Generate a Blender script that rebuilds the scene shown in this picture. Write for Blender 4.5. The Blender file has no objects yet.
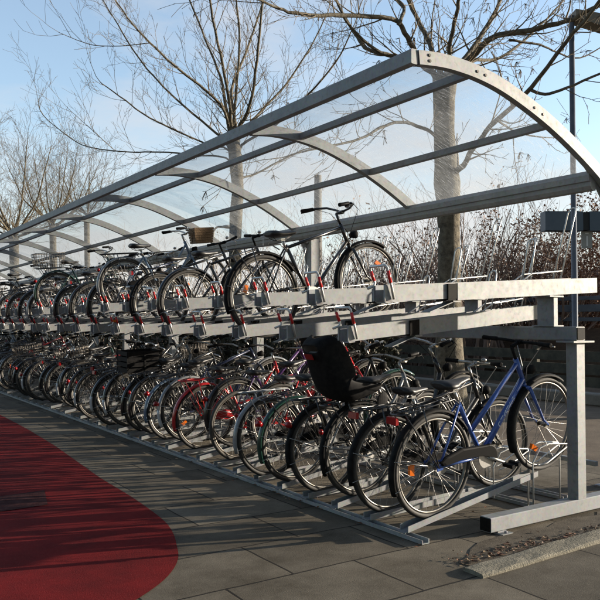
import bpy, math, random
from mathutils import Vector, Matrix
PI = math.pi
rad = math.radians
C = bpy.context.scene.collection

# ------------------------------------------------------------------ camera
H = 1.38
FPX, TH, PITCH = 739.3, 0.590, 0.031
FD = Vector((math.sin(TH)*math.cos(PITCH), math.cos(TH)*math.cos(PITCH), math.sin(PITCH)))
RT = Vector((math.cos(TH), -math.sin(TH), 0))
UP = RT.cross(FD)
cam = bpy.data.cameras.new('camera')
cam.lens = 36*FPX/600
cam.sensor_width = 36
cam.clip_end = 3000
camo = bpy.data.objects.new('camera', cam)
C.objects.link(camo)
camo.location = (0, 0, H)
camo.rotation_euler = FD.to_track_quat('-Z', 'Y').to_euler()
bpy.context.scene.camera = camo


def P(u, v, s):                       # survey helper: a point s metres ahead
    d = FD*FPX + RT*(u-300) + UP*(300-v)
    return d*(s/FPX) + Vector((0, 0, H))

# ------------------------------------------------------------------ helpers
class MB:
    def __init__(s):
        s.v = []; s.f = []; s.sm = []; s.mi = []; s.m = 0

    def quad(s, *p, smooth=False):
        i = len(s.v); s.v += [tuple(q) for q in p]
        s.f.append(tuple(range(i, i+len(p)))); s.sm.append(smooth); s.mi.append(s.m)

    def box(s, a, b):
        x0, y0, z0 = a; x1, y1, z1 = b
        s.hexa([(x0, y0, z0), (x1, y0, z0), (x1, y1, z0), (x0, y1, z0),
                (x0, y0, z1), (x1, y0, z1), (x1, y1, z1), (x0, y1, z1)])

    def hexa(s, p):
        i = len(s.v); s.v += [tuple(q) for q in p]
        for f in ((3, 2, 1, 0), (4, 5, 6, 7), (0, 1, 5, 4), (1, 2, 6, 5), (2, 3, 7, 6), (3, 0, 4, 7)):
            s.f.append(tuple(i+k for k in f)); s.sm.append(False); s.mi.append(s.m)

    def cbox(s, a, b, c=.004):        # box with chamfered long edges, axis = longest
        d = [b[k]-a[k] for k in range(3)]
        ax = d.index(max(d)); o = [k for k in range(3) if k != ax]
        p, q = o
        pts = []
        for (i, j, di, dj) in ((0, 0, c, 0), (1, 0, -c, 0), (1, 0, 0, c), (1, 1, 0, -c), (1, 1, -c, 0), (0, 1, c, 0), (0, 1, 0, -c), (0, 0, 0, c)):
            pts.append(((b if i else a)[p]+di, (b if j else a)[q]+dj))
        s.prism_pts(pts, ax, a[ax], b[ax])

    def prism_pts(s, pts, ax, lo, hi):
        n = len(pts); o = [k for k in range(3) if k != ax]; i = len(s.v)
        for z in (lo, hi):
            for (u, w) in pts:
                q = [0, 0, 0]; q[ax] = z; q[o[0]] = u; q[o[1]] = w; s.v.append(tuple(q))
        s.f.append(tuple(i+k for k in reversed(range(n)))); s.sm.append(False); s.mi.append(s.m)
        s.f.append(tuple(i+n+k for k in range(n))); s.sm.append(False); s.mi.append(s.m)
        for k in range(n):
            l = (k+1) % n
            s.f.append((i+k, i+l, i+n+l, i+n+k)); s.sm.append(False); s.mi.append(s.m)

    def tube(s, pts, r, n=8, cap=True, closed=False):
        pts = [Vector(p) for p in pts]; N = len(pts)
        rs = r if isinstance(r, (list, tuple)) else [r]*N
        i0 = len(s.v); ref = None
        for k, p in enumerate(pts):
            if closed: t = pts[(k+1) % N]-pts[k-1]
            else: t = pts[min(k+1, N-1)]-pts[max(k-1, 0)]
            if t.length < 1e-9: t = Vector((0, 0, 1))
            t.normalize()
            if ref is None:
                ref = t.orthogonal().normalized()
            ref = (ref - t*ref.dot(t))
            if ref.length < 1e-6: ref = t.orthogonal()
            ref.normalize(); bi = t.cross(ref)
            for j in range(n):
                a = 2*PI*j/n
                s.v.append(tuple(p + (ref*math.cos(a)+bi*math.sin(a))*rs[k]))
        for k in range(N if closed else N-1):
            a = i0+k*n; b = i0+((k+1) % N)*n
            for j in range(n):
                l = (j+1) % n
                s.f.append((a+j, a+l, b+l, b+j)); s.sm.append(True); s.mi.append(s.m)
        if cap and not closed:
            s.f.append(tuple(i0+j for j in reversed(range(n)))); s.sm.append(False); s.mi.append(s.m)
            e = i0+(N-1)*n
            s.f.append(tuple(e+j for j in range(n))); s.sm.append(False); s.mi.append(s.m)

    def ring(s, R, r, N=40, n=8, ry=None):      # torus in the xz plane
        ry = ry or r; i0 = len(s.v)
        for k in range(N):
            a = 2*PI*k/N
            for j in range(n):
                b = 2*PI*j/n; q = R+r*math.cos(b)
                s.v.append((q*math.cos(a), ry*math.sin(b), q*math.sin(a)))
        for k in range(N):
            for j in range(n):
                a = i0+k*n; b = i0+((k+1) % N)*n; l = (j+1) % n
                s.f.append((a+j, a+l, b+l, b+j)); s.sm.append(True); s.mi.append(s.m)

    def loft(s, secs, smooth=True, cap=True):
        n = len(secs[0]); i0 = len(s.v)
        for c in secs: s.v += [tuple(p) for p in c]
        for k in range(len(secs)-1):
            for j in range(n):
                l = (j+1) % n; a = i0+k*n; b = a+n
                s.f.append((a+j, a+l, b+l, b+j)); s.sm.append(smooth); s.mi.append(s.m)
        if cap:
            s.f.append(tuple(i0+j for j in reversed(range(n)))); s.sm.append(False); s.mi.append(s.m)
            e = i0+(len(secs)-1)*n
            s.f.append(tuple(e+j for j in range(n))); s.sm.append(False); s.mi.append(s.m)

    def ball(s, c, rx, ry=None, rz=None, n=10, m=6):
        ry = ry or rx; rz = rz or rx
        secs = []
        for k in range(m+1):
            a = -PI/2+PI*k/m; q = max(math.cos(a), .02)
            secs.append([(c[0]+rx*q*math.cos(2*PI*j/n), c[1]+ry*q*math.sin(2*PI*j/n), c[2]+rz*math.sin(a)) for j in range(n)])
        s.loft(secs)

    def mesh(s, name, *mats):
        me = bpy.data.meshes.new(name)
        me.from_pydata(s.v, [], s.f)
        me.polygons.foreach_set('use_smooth', s.sm)
        me.polygons.foreach_set('material_index', s.mi)
        for m in mats: me.materials.append(m)
        me.update()
        return me

    def build(s, name, mat, parent=None):
        return link(name, s.mesh(name, *(mat if isinstance(mat, (list, tuple)) else [mat])), parent)


def link(name, me, parent=None):
    o = bpy.data.objects.new(name, me); C.objects.link(o)
    if parent: o.parent = parent
    return o


def tag(o, label=None, cat=None, group=None, kind=None):
    if label: o['label'] = label
    if cat: o['category'] = cat
    if group: o['group'] = group
    if kind: o['kind'] = kind
    return o


def thing(name, label, cat, loc=(0, 0, 0), group=None, rz=0):
    o = bpy.data.objects.new(name, None); C.objects.link(o)
    o.empty_display_size = .2
    o.location = loc; o.rotation_euler = (0, 0, rz)
    return tag(o, label, cat, group)


def copy_tree(o, parent=None):
    c = o.copy(); C.objects.link(c); c.parent = parent
    for ch in list(o.children): copy_tree(ch, c)
    return c

# ------------------------------------------------------------------ materials
def mat(name, base, rough=.5, metal=0., **k):
    m = bpy.data.materials.new(name); m.use_nodes = True
    nt = m.node_tree; b = nt.nodes['Principled BSDF']
    b.inputs['Base Color'].default_value = (*base, 1)
    b.inputs['Roughness'].default_value = rough
    b.inputs['Metallic'].default_value = metal
    if 'coat' in k: b.inputs['Coat Weight'].default_value = k['coat']; b.inputs['Coat Roughness'].default_value = .08
    if 'spec' in k: b.inputs['Specular IOR Level'].default_value = k['spec']
    if 'sub' in k: pass
    if 'var' in k:                                   # noise variation of colour and roughness
        c2, scale = k['var']
        N = nt.nodes; L = nt.links
        tc = N.new('ShaderNodeTexCoord'); no = N.new('ShaderNodeTexNoise')
        no.inputs['Scale'].default_value = scale; no.inputs['Detail'].default_value = k.get('detail', 6); no.inputs['Roughness'].default_value = .65
        L.new(tc.outputs['Object'], no.inputs['Vector'])
        r = N.new('ShaderNodeValToRGB'); r.color_ramp.elements[0].position = .35; r.color_ramp.elements[1].position = .68
        r.color_ramp.elements[0].color = (*base, 1); r.color_ramp.elements[1].color = (*c2, 1)
        L.new(no.outputs['Fac'], r.inputs['Fac']); L.new(r.outputs['Color'], b.inputs['Base Color'])
        if 'rough2' in k:
            mr = N.new('ShaderNodeMapRange'); mr.inputs['To Min'].default_value = rough; mr.inputs['To Max'].default_value = k['rough2']
            L.new(no.outputs['Fac'], mr.inputs['Value']); L.new(mr.outputs['Result'], b.inputs['Roughness'])
        if 'bump' in k:
            bp = N.new('ShaderNodeBump'); bp.inputs['Strength'].default_value = k['bump']; bp.inputs['Distance'].default_value = k.get('dist', .01)
            L.new(no.outputs['Fac'], bp.inputs['Height']); L.new(bp.outputs['Normal'], b.inputs['Normal'])
    return m


def galv():
    m = bpy.data.materials.new('galvanised_steel'); m.use_nodes = True
    nt = m.node_tree; N = nt.nodes; L = nt.links; b = N['Principled BSDF']
    tc = N.new('ShaderNodeTexCoord')
    vo = N.new('ShaderNodeTexVoronoi'); vo.inputs['Scale'].default_value = 55
    n1 = N.new('ShaderNodeTexNoise'); n1.inputs['Scale'].default_value = 4; n1.inputs['Detail'].default_value = 8; n1.inputs['Roughness'].default_value = .7
    n2 = N.new('ShaderNodeTexNoise'); n2.inputs['Scale'].default_value = 26; n2.inputs['Detail'].default_value = 5
    for t in (vo, n1, n2): L.new(tc.outputs['Object'], t.inputs['Vector'])
    r1 = N.new('ShaderNodeValToRGB'); e = r1.color_ramp.elements
    e[0].position = .3; e[0].color = (.205, .215, .222, 1); e[1].position = .72; e[1].color = (.315, .325, .33, 1)
    L.new(n1.outputs['Fac'], r1.inputs['Fac'])
    mx = N.new('ShaderNodeMix'); mx.data_type = 'RGBA'; mx.blend_type = 'MULTIPLY'; mx.inputs[0].default_value = .14
    L.new(r1.outputs['Color'], mx.inputs[6]); L.new(vo.outputs['Color'], mx.inputs[7])
    r2 = N.new('ShaderNodeValToRGB'); e = r2.color_ramp.elements
    e[0].position = .56; e[0].color = (1, 1, 1, 1); e[1].position = .74; e[1].color = (.74, .73, .70, 1)
    L.new(n2.outputs['Fac'], r2.inputs['Fac'])
    m2 = N.new('ShaderNodeMix'); m2.data_type = 'RGBA'; m2.blend_type = 'MULTIPLY'; m2.inputs[0].default_value = .8
    L.new(mx.outputs[2], m2.inputs[6]); L.new(r2.outputs['Color'], m2.inputs[7])
    L.new(m2.outputs[2], b.inputs['Base Color'])
    b.inputs['Metallic'].default_value = .18
    mr = N.new('ShaderNodeMapRange'); mr.inputs['To Min'].default_value = .48; mr.inputs['To Max'].default_value = .68
    L.new(n2.outputs['Fac'], mr.inputs['Value']); L.new(mr.outputs['Result'], b.inputs['Roughness'])
    return m

M = {}
M['galv'] = galv()
M['wire'] = mat('zinc_wire', (.55, .55, .53), .38, .5, var=((.66, .66, .64), 30))
M['black'] = mat('black_paint', (.010, .010, .012), .22, 0, coat=.6, var=((.020, .019, .018), 40), rough2=.4)
M['plastic'] = mat('black_plastic', (.008, .008, .009), .45, 0, var=((.020, .019, .018), 25), rough2=.75, spec=.07)
M['guard'] = mat('dull_black_guard', (.007, .007, .0075), .55, 0, spec=.05)
M['rubber'] = mat('tyre_rubber', (.016, .016, .016), .72, 0, var=((.045, .040, .034), 18))
M['rubber_tan'] = mat('grey_tyre_rubber', (.035, .034, .033), .75, 0, var=((.08, .07, .055), 18))
M['saddle'] = mat('saddle_vinyl', (.010, .010, .011), .45, 0, var=((.024, .023, .022), 30), rough2=.5)
M['brown'] = mat('brown_leather', (.10, .045, .02), .4, 0, var=((.06, .028, .015), 30))
M['chrome'] = mat('chrome', (.56, .55, .53), .18, 1., var=((.36, .345, .32), 60), rough2=.45)
M['alu'] = mat('dull_aluminium', (.62, .61, .59), .32, .9, var=((.45, .44, .42), 40), rough2=.5)
M['rim'] = mat('aluminium_rim', (.29, .275, .25), .36, .9, var=((.17, .16, .14), 25), rough2=.55)
M['rim_dark'] = mat('weathered_rim', (.20, .185, .165), .45, .8, var=((.11, .095, .075), 25), rough2=.6)
M['spoke'] = mat('steel_spoke', (.30, .29, .28), .35, .8)
M['steel'] = mat('oily_steel', (.12, .11, .10), .4, .8, var=((.05, .042, .035), 60))
M['red_lens'] = mat('red_reflector', (.30, .006, .008), .30, 0, spec=.35, var=((.20, .004, .006), 60))
M['amber'] = mat('amber_reflector', (.75, .16, .01), .22, 0, coat=.8)
M['white_p'] = mat('white_mudguard_paint', (.50, .50, .50), .3, 0, coat=.4)
M['lamp_glass'] = mat('headlamp_glass', (.6, .6, .62), .08, .6)
M['redtape'] = mat('red_tape', (.55, .022, .022), .4, 0)
M['wicker'] = mat('wicker', (.26, .155, .075), .8, 0, var=((.13, .075, .035), 60), bump=1.0)
M['letters'] = mat('pale_lettering', (.72, .76, .82), .4)
FRAMES = dict(black=M['black'])
def paint(n, c): FRAMES[n] = mat(n+'_frame_paint', c, .24, 0, coat=.7, var=(tuple(x*.75 for x in c), 30), rough2=.36)
paint('blue', (.035, .095, .36)); paint('red', (.46, .012, .014)); paint('dark_red', (.14, .010, .014))
paint('dark_green', (.012, .05, .034)); paint('silver', (.27, .28, .29)); paint('grey', (.14, .145, .15))
paint('navy', (.014, .022, .06)); paint('purple', (.06, .02, .11)); paint('slate_blue', (.13, .19, .27)); paint('white', (.62, .62, .6))
paint('teal', (.010, .055, .038))

# ------------------------------------------------------------------ bicycle parts (local: +x forward, rear tyre touches 0,0,0)
R = .34
HUBF = 1.10
BBX, BBZ = .45, .285
HT = Vector((.855, 0, .865)); HB = Vector((.920, 0, .685))
AXIS = (HT-HB).normalized()
CACHE = {}


def cached(fn):
    def w(*a):
        k = (fn.__name__,)+a
        if k not in CACHE: CACHE[k] = fn(*a)
        return CACHE[k]
    return w


def bez(p0, p1, p2, n=8):
    p0, p1, p2 = Vector(p0), Vector(p1), Vector(p2)
    return [p0*(1-t)**2+p1*2*t*(1-t)+p2*t*t for t in [k/n for k in range(n+1)]]


@cached
def m_tyre(kind):
    b = MB(); b.ring(R-.0185, .0185, 56, 8)
    return b.mesh('tyre', M['rubber_tan' if kind == 'tan' else 'rubber'])
@cached
def m_rim(kind):
    b = MB(); b.ring(R-.041, .0085, 56, 6, .012)
    b.tube([(0, -.035, 0), (0, .035, 0)], .016, 10); b.tube([(0, -.062, 0), (0, .062, 0)], .007, 8)
    for y in (-.028, .028): b.tube([(0, y-.002, 0), (0, y+.002, 0)], .028, 12)
    return b.mesh('wheel', M['rim_dark' if kind == 'dark' else 'rim'])
@cached
def m_spokes():
    b = MB(); n = 32
    for k in range(n):
        a = 2*PI*k/n; s = 1 if k % 2 else -1
        a2 = a + (.9 if (k//2) % 2 else -.9)
        b.tube([(.026*math.cos(a2), s*.028, .026*math.sin(a2)), ((R-.05)*math.cos(a), 0, (R-.05)*math.sin(a))],   .0011, 3, cap=False)
    return b.mesh('spokes', M['spoke'])
@cached
def m_spoke_reflector():
    b = MB()
    b.hexa([(-.035, -.012, .17), (.035, -.012, .17), (.035, .012, .17), (-.035, .012, .17), (-.028, -.010, .205), (.028, -.010, .205), (.028, .010, .205), (-.028, .010, .205)])
    return b.mesh('spoke_reflector', M['amber'])


def guard_arc(b, a0, a1, Rg=.362, w=.027, n=18):
    secs = []
    for k in range(n+1):
        a = rad(a0+(a1-a0)*k/n)
        pr = [(-w, -.014), (-w*.8, -.002), (-w*.35, .006), (w*.35, .006), (w*.8, -.002), (w, -.014),
              (w*.93, -.016), (w*.75, -.005), (w*.33, .003), (-w*.33, .003), (-w*.75, -.005), (-w*.93, -.016)]
        secs.append([((Rg+d)*math.cos(a), y, R+(Rg+d)*math.sin(a)) for (y, d) in pr])
    b.loft(secs)


@cached
def m_guard_rear(mk):
    b = MB(); guard_arc(b, 28, 196); return b.mesh('rear_mudguard', mk if not isinstance(mk, str) else M[mk])
@cached
def m_guard_tip():
    b = MB(); guard_arc(b, 168, 197.5, .3645, .029, 5); return b.mesh('mudguard_tip', M['white_p'])
@cached
def m_guard_front(mk):
    b = MB(); guard_arc(b, 50, 200)
    b.v = [(x+HUBF, y, z) for x, y, z in b.v]
    return b.mesh('front_mudguard', mk if not isinstance(mk, str) else M[mk])
@cached
def m_stays(x0):
    b = MB()
    for s in (-1, 1):
        for a in (160, 192):
            b.tube([(x0, s*.055, R), (x0+.36*math.cos(rad(a)), s*.027, R+.36*math.sin(rad(a)))], .0025, 4)
    return b.mesh('mudguard_stay', M['chrome'])
@cached
def m_rear_light(kind):
    b = MB(); a = rad(146 if kind else 158); c = Vector((.395*math.cos(a), 0, R+.395*math.sin(a)))
    if kind == 2:
        b.ball(c, .016, .022, .022)
    elif kind == 3:                                   # flat box under the end of the rack
        b.hexa([(-.318, -.045, .690), (-.295, -.045, .690), (-.295, .045, .690), (-.318, .045, .690), (-.312, -.043, .732), (-.292, -.043, .732), (-.292, .043, .732), (-.312, .043, .732)])
    else:
        d = Vector((math.cos(a), 0, math.sin(a))); t = Vector((-math.sin(a), 0, math.cos(a)))
        secs = []
        for (q, sy, st) in ((-.02, .026, .020), (0, .034, .026), (.018, .030, .022), (.026, .018, .012)):
            secs.append([tuple(c+d*q+t*st*math.cos(2*PI*j/10)+Vector((0, 1, 0))*sy*math.sin(2*PI*j/10)) for j in range(10)])
        b.loft(secs)
    return b.mesh('rear_light', M['red_lens'])
@cached
def m_frame(style, color):
    b = MB(); A = Vector((0, 0, R)); BB = Vector((BBX, 0, BBZ)); ST = Vector((.262, 0, .735 if style == 'diamond' else .70))
    b.tube([BB, ST], .0155, 10)
    b.tube([HB-AXIS*.004, HT+AXIS*.004], .0185, 12)
    b.tube([BB+Vector((0, -.036, 0)), BB+Vector((0, .036, 0))], .021, 12)
    for s in (-1, 1):
        o = Vector((0, s*.058, 0)); i = Vector((0, s*.022, 0))
        b.tube([A+o, A.lerp(BB, .55)+i*1.7, BB+i], [.008, .010, .010], 8)
        b.tube([A+o, A.lerp(ST, .55)+i*1.9, ST+i*.6-Vector((0, 0, .02))], [.007, .008, .008], 8)
        b.box((-.02, s*.058-.003, R-.022), (.03, s*.058+.003, R+.022))
    if style == 'diamond':
        b.tube([ST-Vector((0, 0, .025)), HT-AXIS*.03], .0140, 10)
        b.tube([BB, HB+AXIS*.03], .0165, 10)
    elif style == 'mixte':
        b.tube([BB.lerp(ST, .46), HT-AXIS*.03], .0165, 10)
        b.tube([BB+Vector((.01, 0, .01)), HB+AXIS*.03], .0215, 12)
    elif style == 'step':
        b.tube(bez(BB.lerp(ST, .40), (.62, 0, .42), HT-AXIS*.035), .0135, 10)
        b.tube(bez(BB, (.66, 0, .30), HB+AXIS*.025), .0160, 10)
    else:                                            # swan: one low curved main tube
        b.tube(bez(BB+Vector((.01, 0, .01)), (.70, 0, .22), HB+AXIS*.06, 10), .021, 12)
    return b.mesh('frame', FRAMES[color])
@cached
def m_fork(color):
    b = MB(); cr = HB-AXIS*.035
    b.tube([HB-AXIS*.002, cr], .017, 10)
    b.tube([cr+Vector((0, -.045, -.005)), cr+Vector((0, .045, -.005))], .015, 8)
    for s in (-1, 1):
        y = s*.045
        b.tube([cr+Vector((0, y, -.005)), Vector((1.015, y*1.05, .47)), Vector((1.05, y*1.1, .39)), Vector((HUBF, y*1.15, R))], [.0135, .011, .0095, .008], 8)
    return b.mesh('fork', FRAMES[color])
@cached
def m_saddle(m):
    b = MB(); secs = []
    for (x, w, z0, z1) in ((-.125, .055, .03, .055), (-.115, .085, .010, .068), (-.07, .100, .002, .066), (-.02, .082, .0, .056), (.04, .045, .004, .05), (.10, .028, .010, .048), (.145, .020, .018, .044), (.155, .010, .026, .038)):
        secs.append([(.225+x, w*math.cos(2*PI*j/12)*(1 if math.sin(2*PI*j/12) > -.5 else .9), .80+(z0+z1)/2+(z1-z0)/2*math.sin(2*PI*j/12)) for j in range(12)])
    b.loft(secs)
    for s in (-1, 1):
        b.tube([(.13, s*.035, .805), (.17, s*.02, .78), (.26, s*.02, .78), (.35, s*.008, .82)], .0035, 5)
    return b.mesh('saddle', M[m])
@cached
def m_seat_post(z):
    b = MB(); b.tube([(.272, 0, .68), (.235, 0, .785)], .0125, 10); b.box((.215, -.016, .772), (.255, .016, .792))
    b.tube([(.266, -.022, .705), (.266, .022, .705)], .006, 6)
    return b.mesh('seat_post', M['chrome'])
@cached
def m_bar(kind, metal):
    b = MB(); top = HT+AXIS*.10
    b.tube([HT, top], .0115, 8)
    if kind == 'swept':
        c = top+Vector((.055, 0, .01)); b.tube([top, c], .012, 8)
        b.tube([c+Vector((0, -.03, 0)), c+Vector((0, .03, 0))], .017, 8)
        for s in (-1, 1):
            b.tube([c, c+Vector((.02, s*.10, .025)), c+Vector((-.01, s*.20, .055)), c+Vector((-.09, s*.27, .06)), c+Vector((-.22, s*.295, .05))], .0105, 8)
    elif kind == 'straight':
        c = top+Vector((.075, 0, .02)); b.tube([top, c], .014, 8)
        b.tube([c+Vector((0, -.025, 0)), c+Vector((0, .025, 0))], .019, 8)
        for s in (-1, 1):
            b.tube([c, c+Vector((0, s*.12, .006)), c+Vector((-.035, s*.29, .012))], .0115, 8)
    else:                                            # high
        c = top+Vector((.02, 0, .03)); b.tube([top, c], .012, 8)
        for s in (-1, 1):
            b.tube([c, c+Vector((.02, s*.07, .05)), c+Vector((.01, s*.16, .12)), c+Vector((-.06, s*.25, .13)), c+Vector((-.19, s*.285, .11))], .0105, 8)
    return b.mesh('handlebar', M[metal])


def bar_ends(kind):
    top = HT+AXIS*.10
    if kind == 'swept': c = top+Vector((.055, 0, .01)); return c+Vector((-.22, .295, .05)), Vector((-.13, .025, -.01)).normalized()
    if kind == 'straight': c = top+Vector((.075, 0, .02)); return c+Vector((-.035, .29, .012)), Vector((-.035, .17, .006)).normalized()
    c = top+Vector((.02, 0, .03)); return c+Vector((-.19, .285, .11)), Vector((-.13, .035, -.02)).normalized()


@cached
def m_grip(kind, s):
    e, d = bar_ends(kind); b = MB(); f = Vector((1, s, 1))
    q = lambda v: Vector((v.x, v.y*s, v.z))
    b.tube([q(e-d*.115), q(e-d*.11), q(e-d*.06), q(e), q(e+d*.006)], [.013, .0165, .0155, .0175, .012], 10)
    return b.mesh('grip', M['plastic'])
@cached
def m_lever(kind, s):
    e, d = bar_ends(kind); b = MB(); q = lambda v: Vector((v.x, v.y*s, v.z))
    o = d.cross(Vector((0, 0, 1))).normalized()
    if o.x < 0: o = -o
    if kind != 'straight': o = Vector((.15, 1, 0)).normalized()
    p = e-d*.135
    b.tube([q(p), q(p+o*.02+Vector((0, 0, -.008))), q(p+o*.045+d*.03+Vector((0, 0, -.015))), q(p+o*.05+d*.12+Vector((0, 0, -.018)))], [.010, .008, .005, .005], 6)
    hb = HB+AXIS*.05
    b.tube([q(p+o*.02), q((p+o*.06).lerp(hb, .35)+Vector((.07, 0, .05))), q(Vector((hb.x+.04, .02, hb.z+.06))), q(Vector((hb.x+.02, .018, hb.z-.03)))], .0028, 4)
    return b.mesh('brake_lever', M['alu' if kind == 'straight' else 'plastic'])
@cached
def m_bell():
    b = MB(); c = HT+AXIS*.10+Vector((.03, -.13, .055)); b.ball(c, .022, .022, .018)
    return b.mesh('bell', M['chrome'])
@cached
def m_crank():
    b = MB(); c = Vector((BBX, -.048, BBZ))
    b.tube([c+Vector((0, .003, 0)), c-Vector((0, .003, 0))], .080, 22); b.tube([(BBX, -.066, BBZ), (BBX, .066, BBZ)], .010, 8)
    for s, y in ((1, -.062), (-1, .062)):
        d = Vector((math.cos(rad(-28)), 0, math.sin(rad(-28))))*s
        b.tube([Vector((BBX, y, BBZ)), Vector((BBX, y*1.2, BBZ))+d*.165], [.013, .009], 8)
    return b.mesh('crankset', M['alu'])
@cached
def m_pedal(s):
    b = MB(); d = Vector((math.cos(rad(-28)), 0, math.sin(rad(-28))))*s; y = -.075*s
    p = Vector((BBX, y, BBZ))+d*.165
    y0, y1 = sorted((p.y-.01*s, p.y-.095*s))
    b.box((p.x-.042, y0, p.z-.012), (p.x-.018, y1, p.z+.012)); b.box((p.x+.018, y0, p.z-.012), (p.x+.042, y1, p.z+.012))
    b.box((p.x-.0185, y0+.01, p.z-.006), (p.x+.0185, y1-.01, p.z+.006))
    return b.mesh('pedal', M['plastic'])
@cached
def m_chain_guard(mk):
    b = MB(); y0, y1 = -.066, -.052
    pts = [(BBX+.088*math.cos(rad(-40+k*17)), BBZ+.088*math.sin(rad(-40+k*17))) for k in range(9)]
    pts += [(.20, R+.072), (.05, R+.052), (.005, R+.028), (.02, R+.004), (.20, R+.002), (BBX-.05, BBZ+.022), (BBX+.02, BBZ-.012)]
    cx = sum(p[0] for p in pts)/len(pts); cz = sum(p[1] for p in pts)/len(pts)
    def inset(d): return [(p[0]+(cx-p[0])*d*.5, p[1]+(cz-p[1])*d) for p in pts]
    b.loft([[(x, y1, z) for x, z in pts], [(x, y0, z) for x, z in pts], [(x, y0-.005, z) for x, z in inset(.07)], [(x, y0-.008, z) for x, z in inset(.2)]], False)
    return b.mesh('chain_guard', mk if not isinstance(mk, str) else M[mk])
@cached
def m_chain():
    b = MB()
    for dz0, dz1 in ((.034, .083), (-.034, -.083)):
        b.tube([(0, -.048, R+dz0), (BBX, -.048, BBZ+dz1)], .0045, 4)
    b.tube([(0, -.053, R), (0, -.043, R)], .036, 16)
    return b.mesh('chain', M['steel'])
@cached
def m_rack(mk):
    b = MB(); z = .745
    b.tube([(.23, -.045, .70), (.17, -.06, z), (-.26, -.06, z), (-.29, -.03, z), (-.29, .03, z), (-.26, .06, z), (.17, .06, z), (.23, .045, .70)], .0055, 6)
    b.tube([(.20, 0, z), (-.29, 0, z)], .005, 6)
    for x in (-.2, -.05, .1): b.tube([(x, -.06, z), (x, .06, z)], .0045, 6)
    for s in (-1, 1):
        b.tube([(-.01, s*.066, R), (-.10, s*.062, z)], .005, 6); b.tube([(-.01, s*.066, R), (-.25, s*.06, z)], .0045, 6)
    return b.mesh('luggage_rack', mk if not isinstance(mk, str) else M[mk])
@cached
def m_headlight(m):
    b = MB(); c = HB+Vector((.075, 0, .08)); secs = []
    for (q, r) in ((-.05, .012), (-.035, .028), (0, .034), (.018, .036), (.020, .030)):
        secs.append([(c.x+q, c.y+r*math.cos(2*PI*j/12), c.z+r*math.sin(2*PI*j/12)) for j in range(12)])
    b.loft(secs); b.tube([HB+AXIS*.04, c-Vector((.03, 0, .02))], .006, 6)
    return b.mesh('headlight', M[m])
@cached
def m_lens():
    b = MB(); c = HB+Vector((.0965, 0, .08)); b.tube([c, c+Vector((.006, 0, 0))], [.029, .020], 12)
    return b.mesh('lens', M['lamp_glass'])
@cached
def m_kickstand():
    b = MB(); b.tube([(.40, .05, .27), (.30, .09, .25), (.12, .10, .24)], .008, 6)
    return b.mesh('kickstand', M['alu'])


def basket_mesh(b, x0, x1, w0, w1, z0, z1, step, r):
    def loop(t):
        w = w0+(w1-w0)*t; e = .02*t; z = z0+(z1-z0)*t
        return [(x0-e, -w, z), (x1+e, -w, z), (x1+e, w, z), (x0-e, w, z)]
    for t in [k/5 for k in range(6)]:
        l = loop(t); b.tube(l+[l[0]], r*(2 if t == 1 else 1), 4)
    lo, hi = loop(0), loop(1)
    for k in range(4):
        p0, p1 = Vector(lo[k]), Vector(lo[(k+1) % 4]); q0, q1 = Vector(hi[k]), Vector(hi[(k+1) % 4])
        n = max(3, int((p1-p0).length/step))
        for j in range(n): b.tube([p0.lerp(p1, j/n), q0.lerp(q1, j/n)], r, 4)
    n = int((x1-x0)/step)
    for j in range(n+1):
        x = x0+(x1-x0)*j/n; b.tube([(x, -w0, z0), (x, w0, z0)], r, 4)


@cached
def m_basket(kind, m):
    b = MB()
    if kind == 'front': basket_mesh(b, .965, 1.22, .12, .17, .80, 1.03, .032, .0028)
    elif kind == 'rear': basket_mesh(b, -.30, .10, .12, .16, .757, .98, .034, .0030)
    elif kind == 'solid':                               # woven box
        for (t0, t1) in [(k/6, (k+1)/6) for k in range(6)]:
            w = .11+.025*t0
            z0, z1 = .84+.20*t0, .84+.20*t1-.004
            e = .02*t0
            b.box((.97-e, -w, z0), (.98-e, w, z1)); b.box((1.20+e, -w, z0), (1.21+e, w, z1))
            b.box((.98-e, -w, z0), (1.20+e, -w+.01, z1)); b.box((.98-e, w-.01, z0), (1.20+e, w, z1))
        b.box((.982, -.098, .84), (1.198, .098, .848))
    else:                                               # crate on the rear rack
        for t in range(4):
            z0 = .76+t*.065; z1 = z0+.048
            b.box((-.34, -.17, z0), (-.33, .17, z1)); b.box((.08, -.17, z0), (.09, .17, z1))
            b.box((-.33, -.17, z0), (.08, -.16, z1)); b.box((-.33, .16, z0), (.08, .17, z1))
        for x in (-.343, -.13, .073):
            for y in (-.174, .158): b.box((x, y, .757), (x+.02, y+.016, 1.005))
        b.box((-.325, -.155, .752), (.075, .155, .76))
    return b.mesh('basket', M[m])
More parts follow.
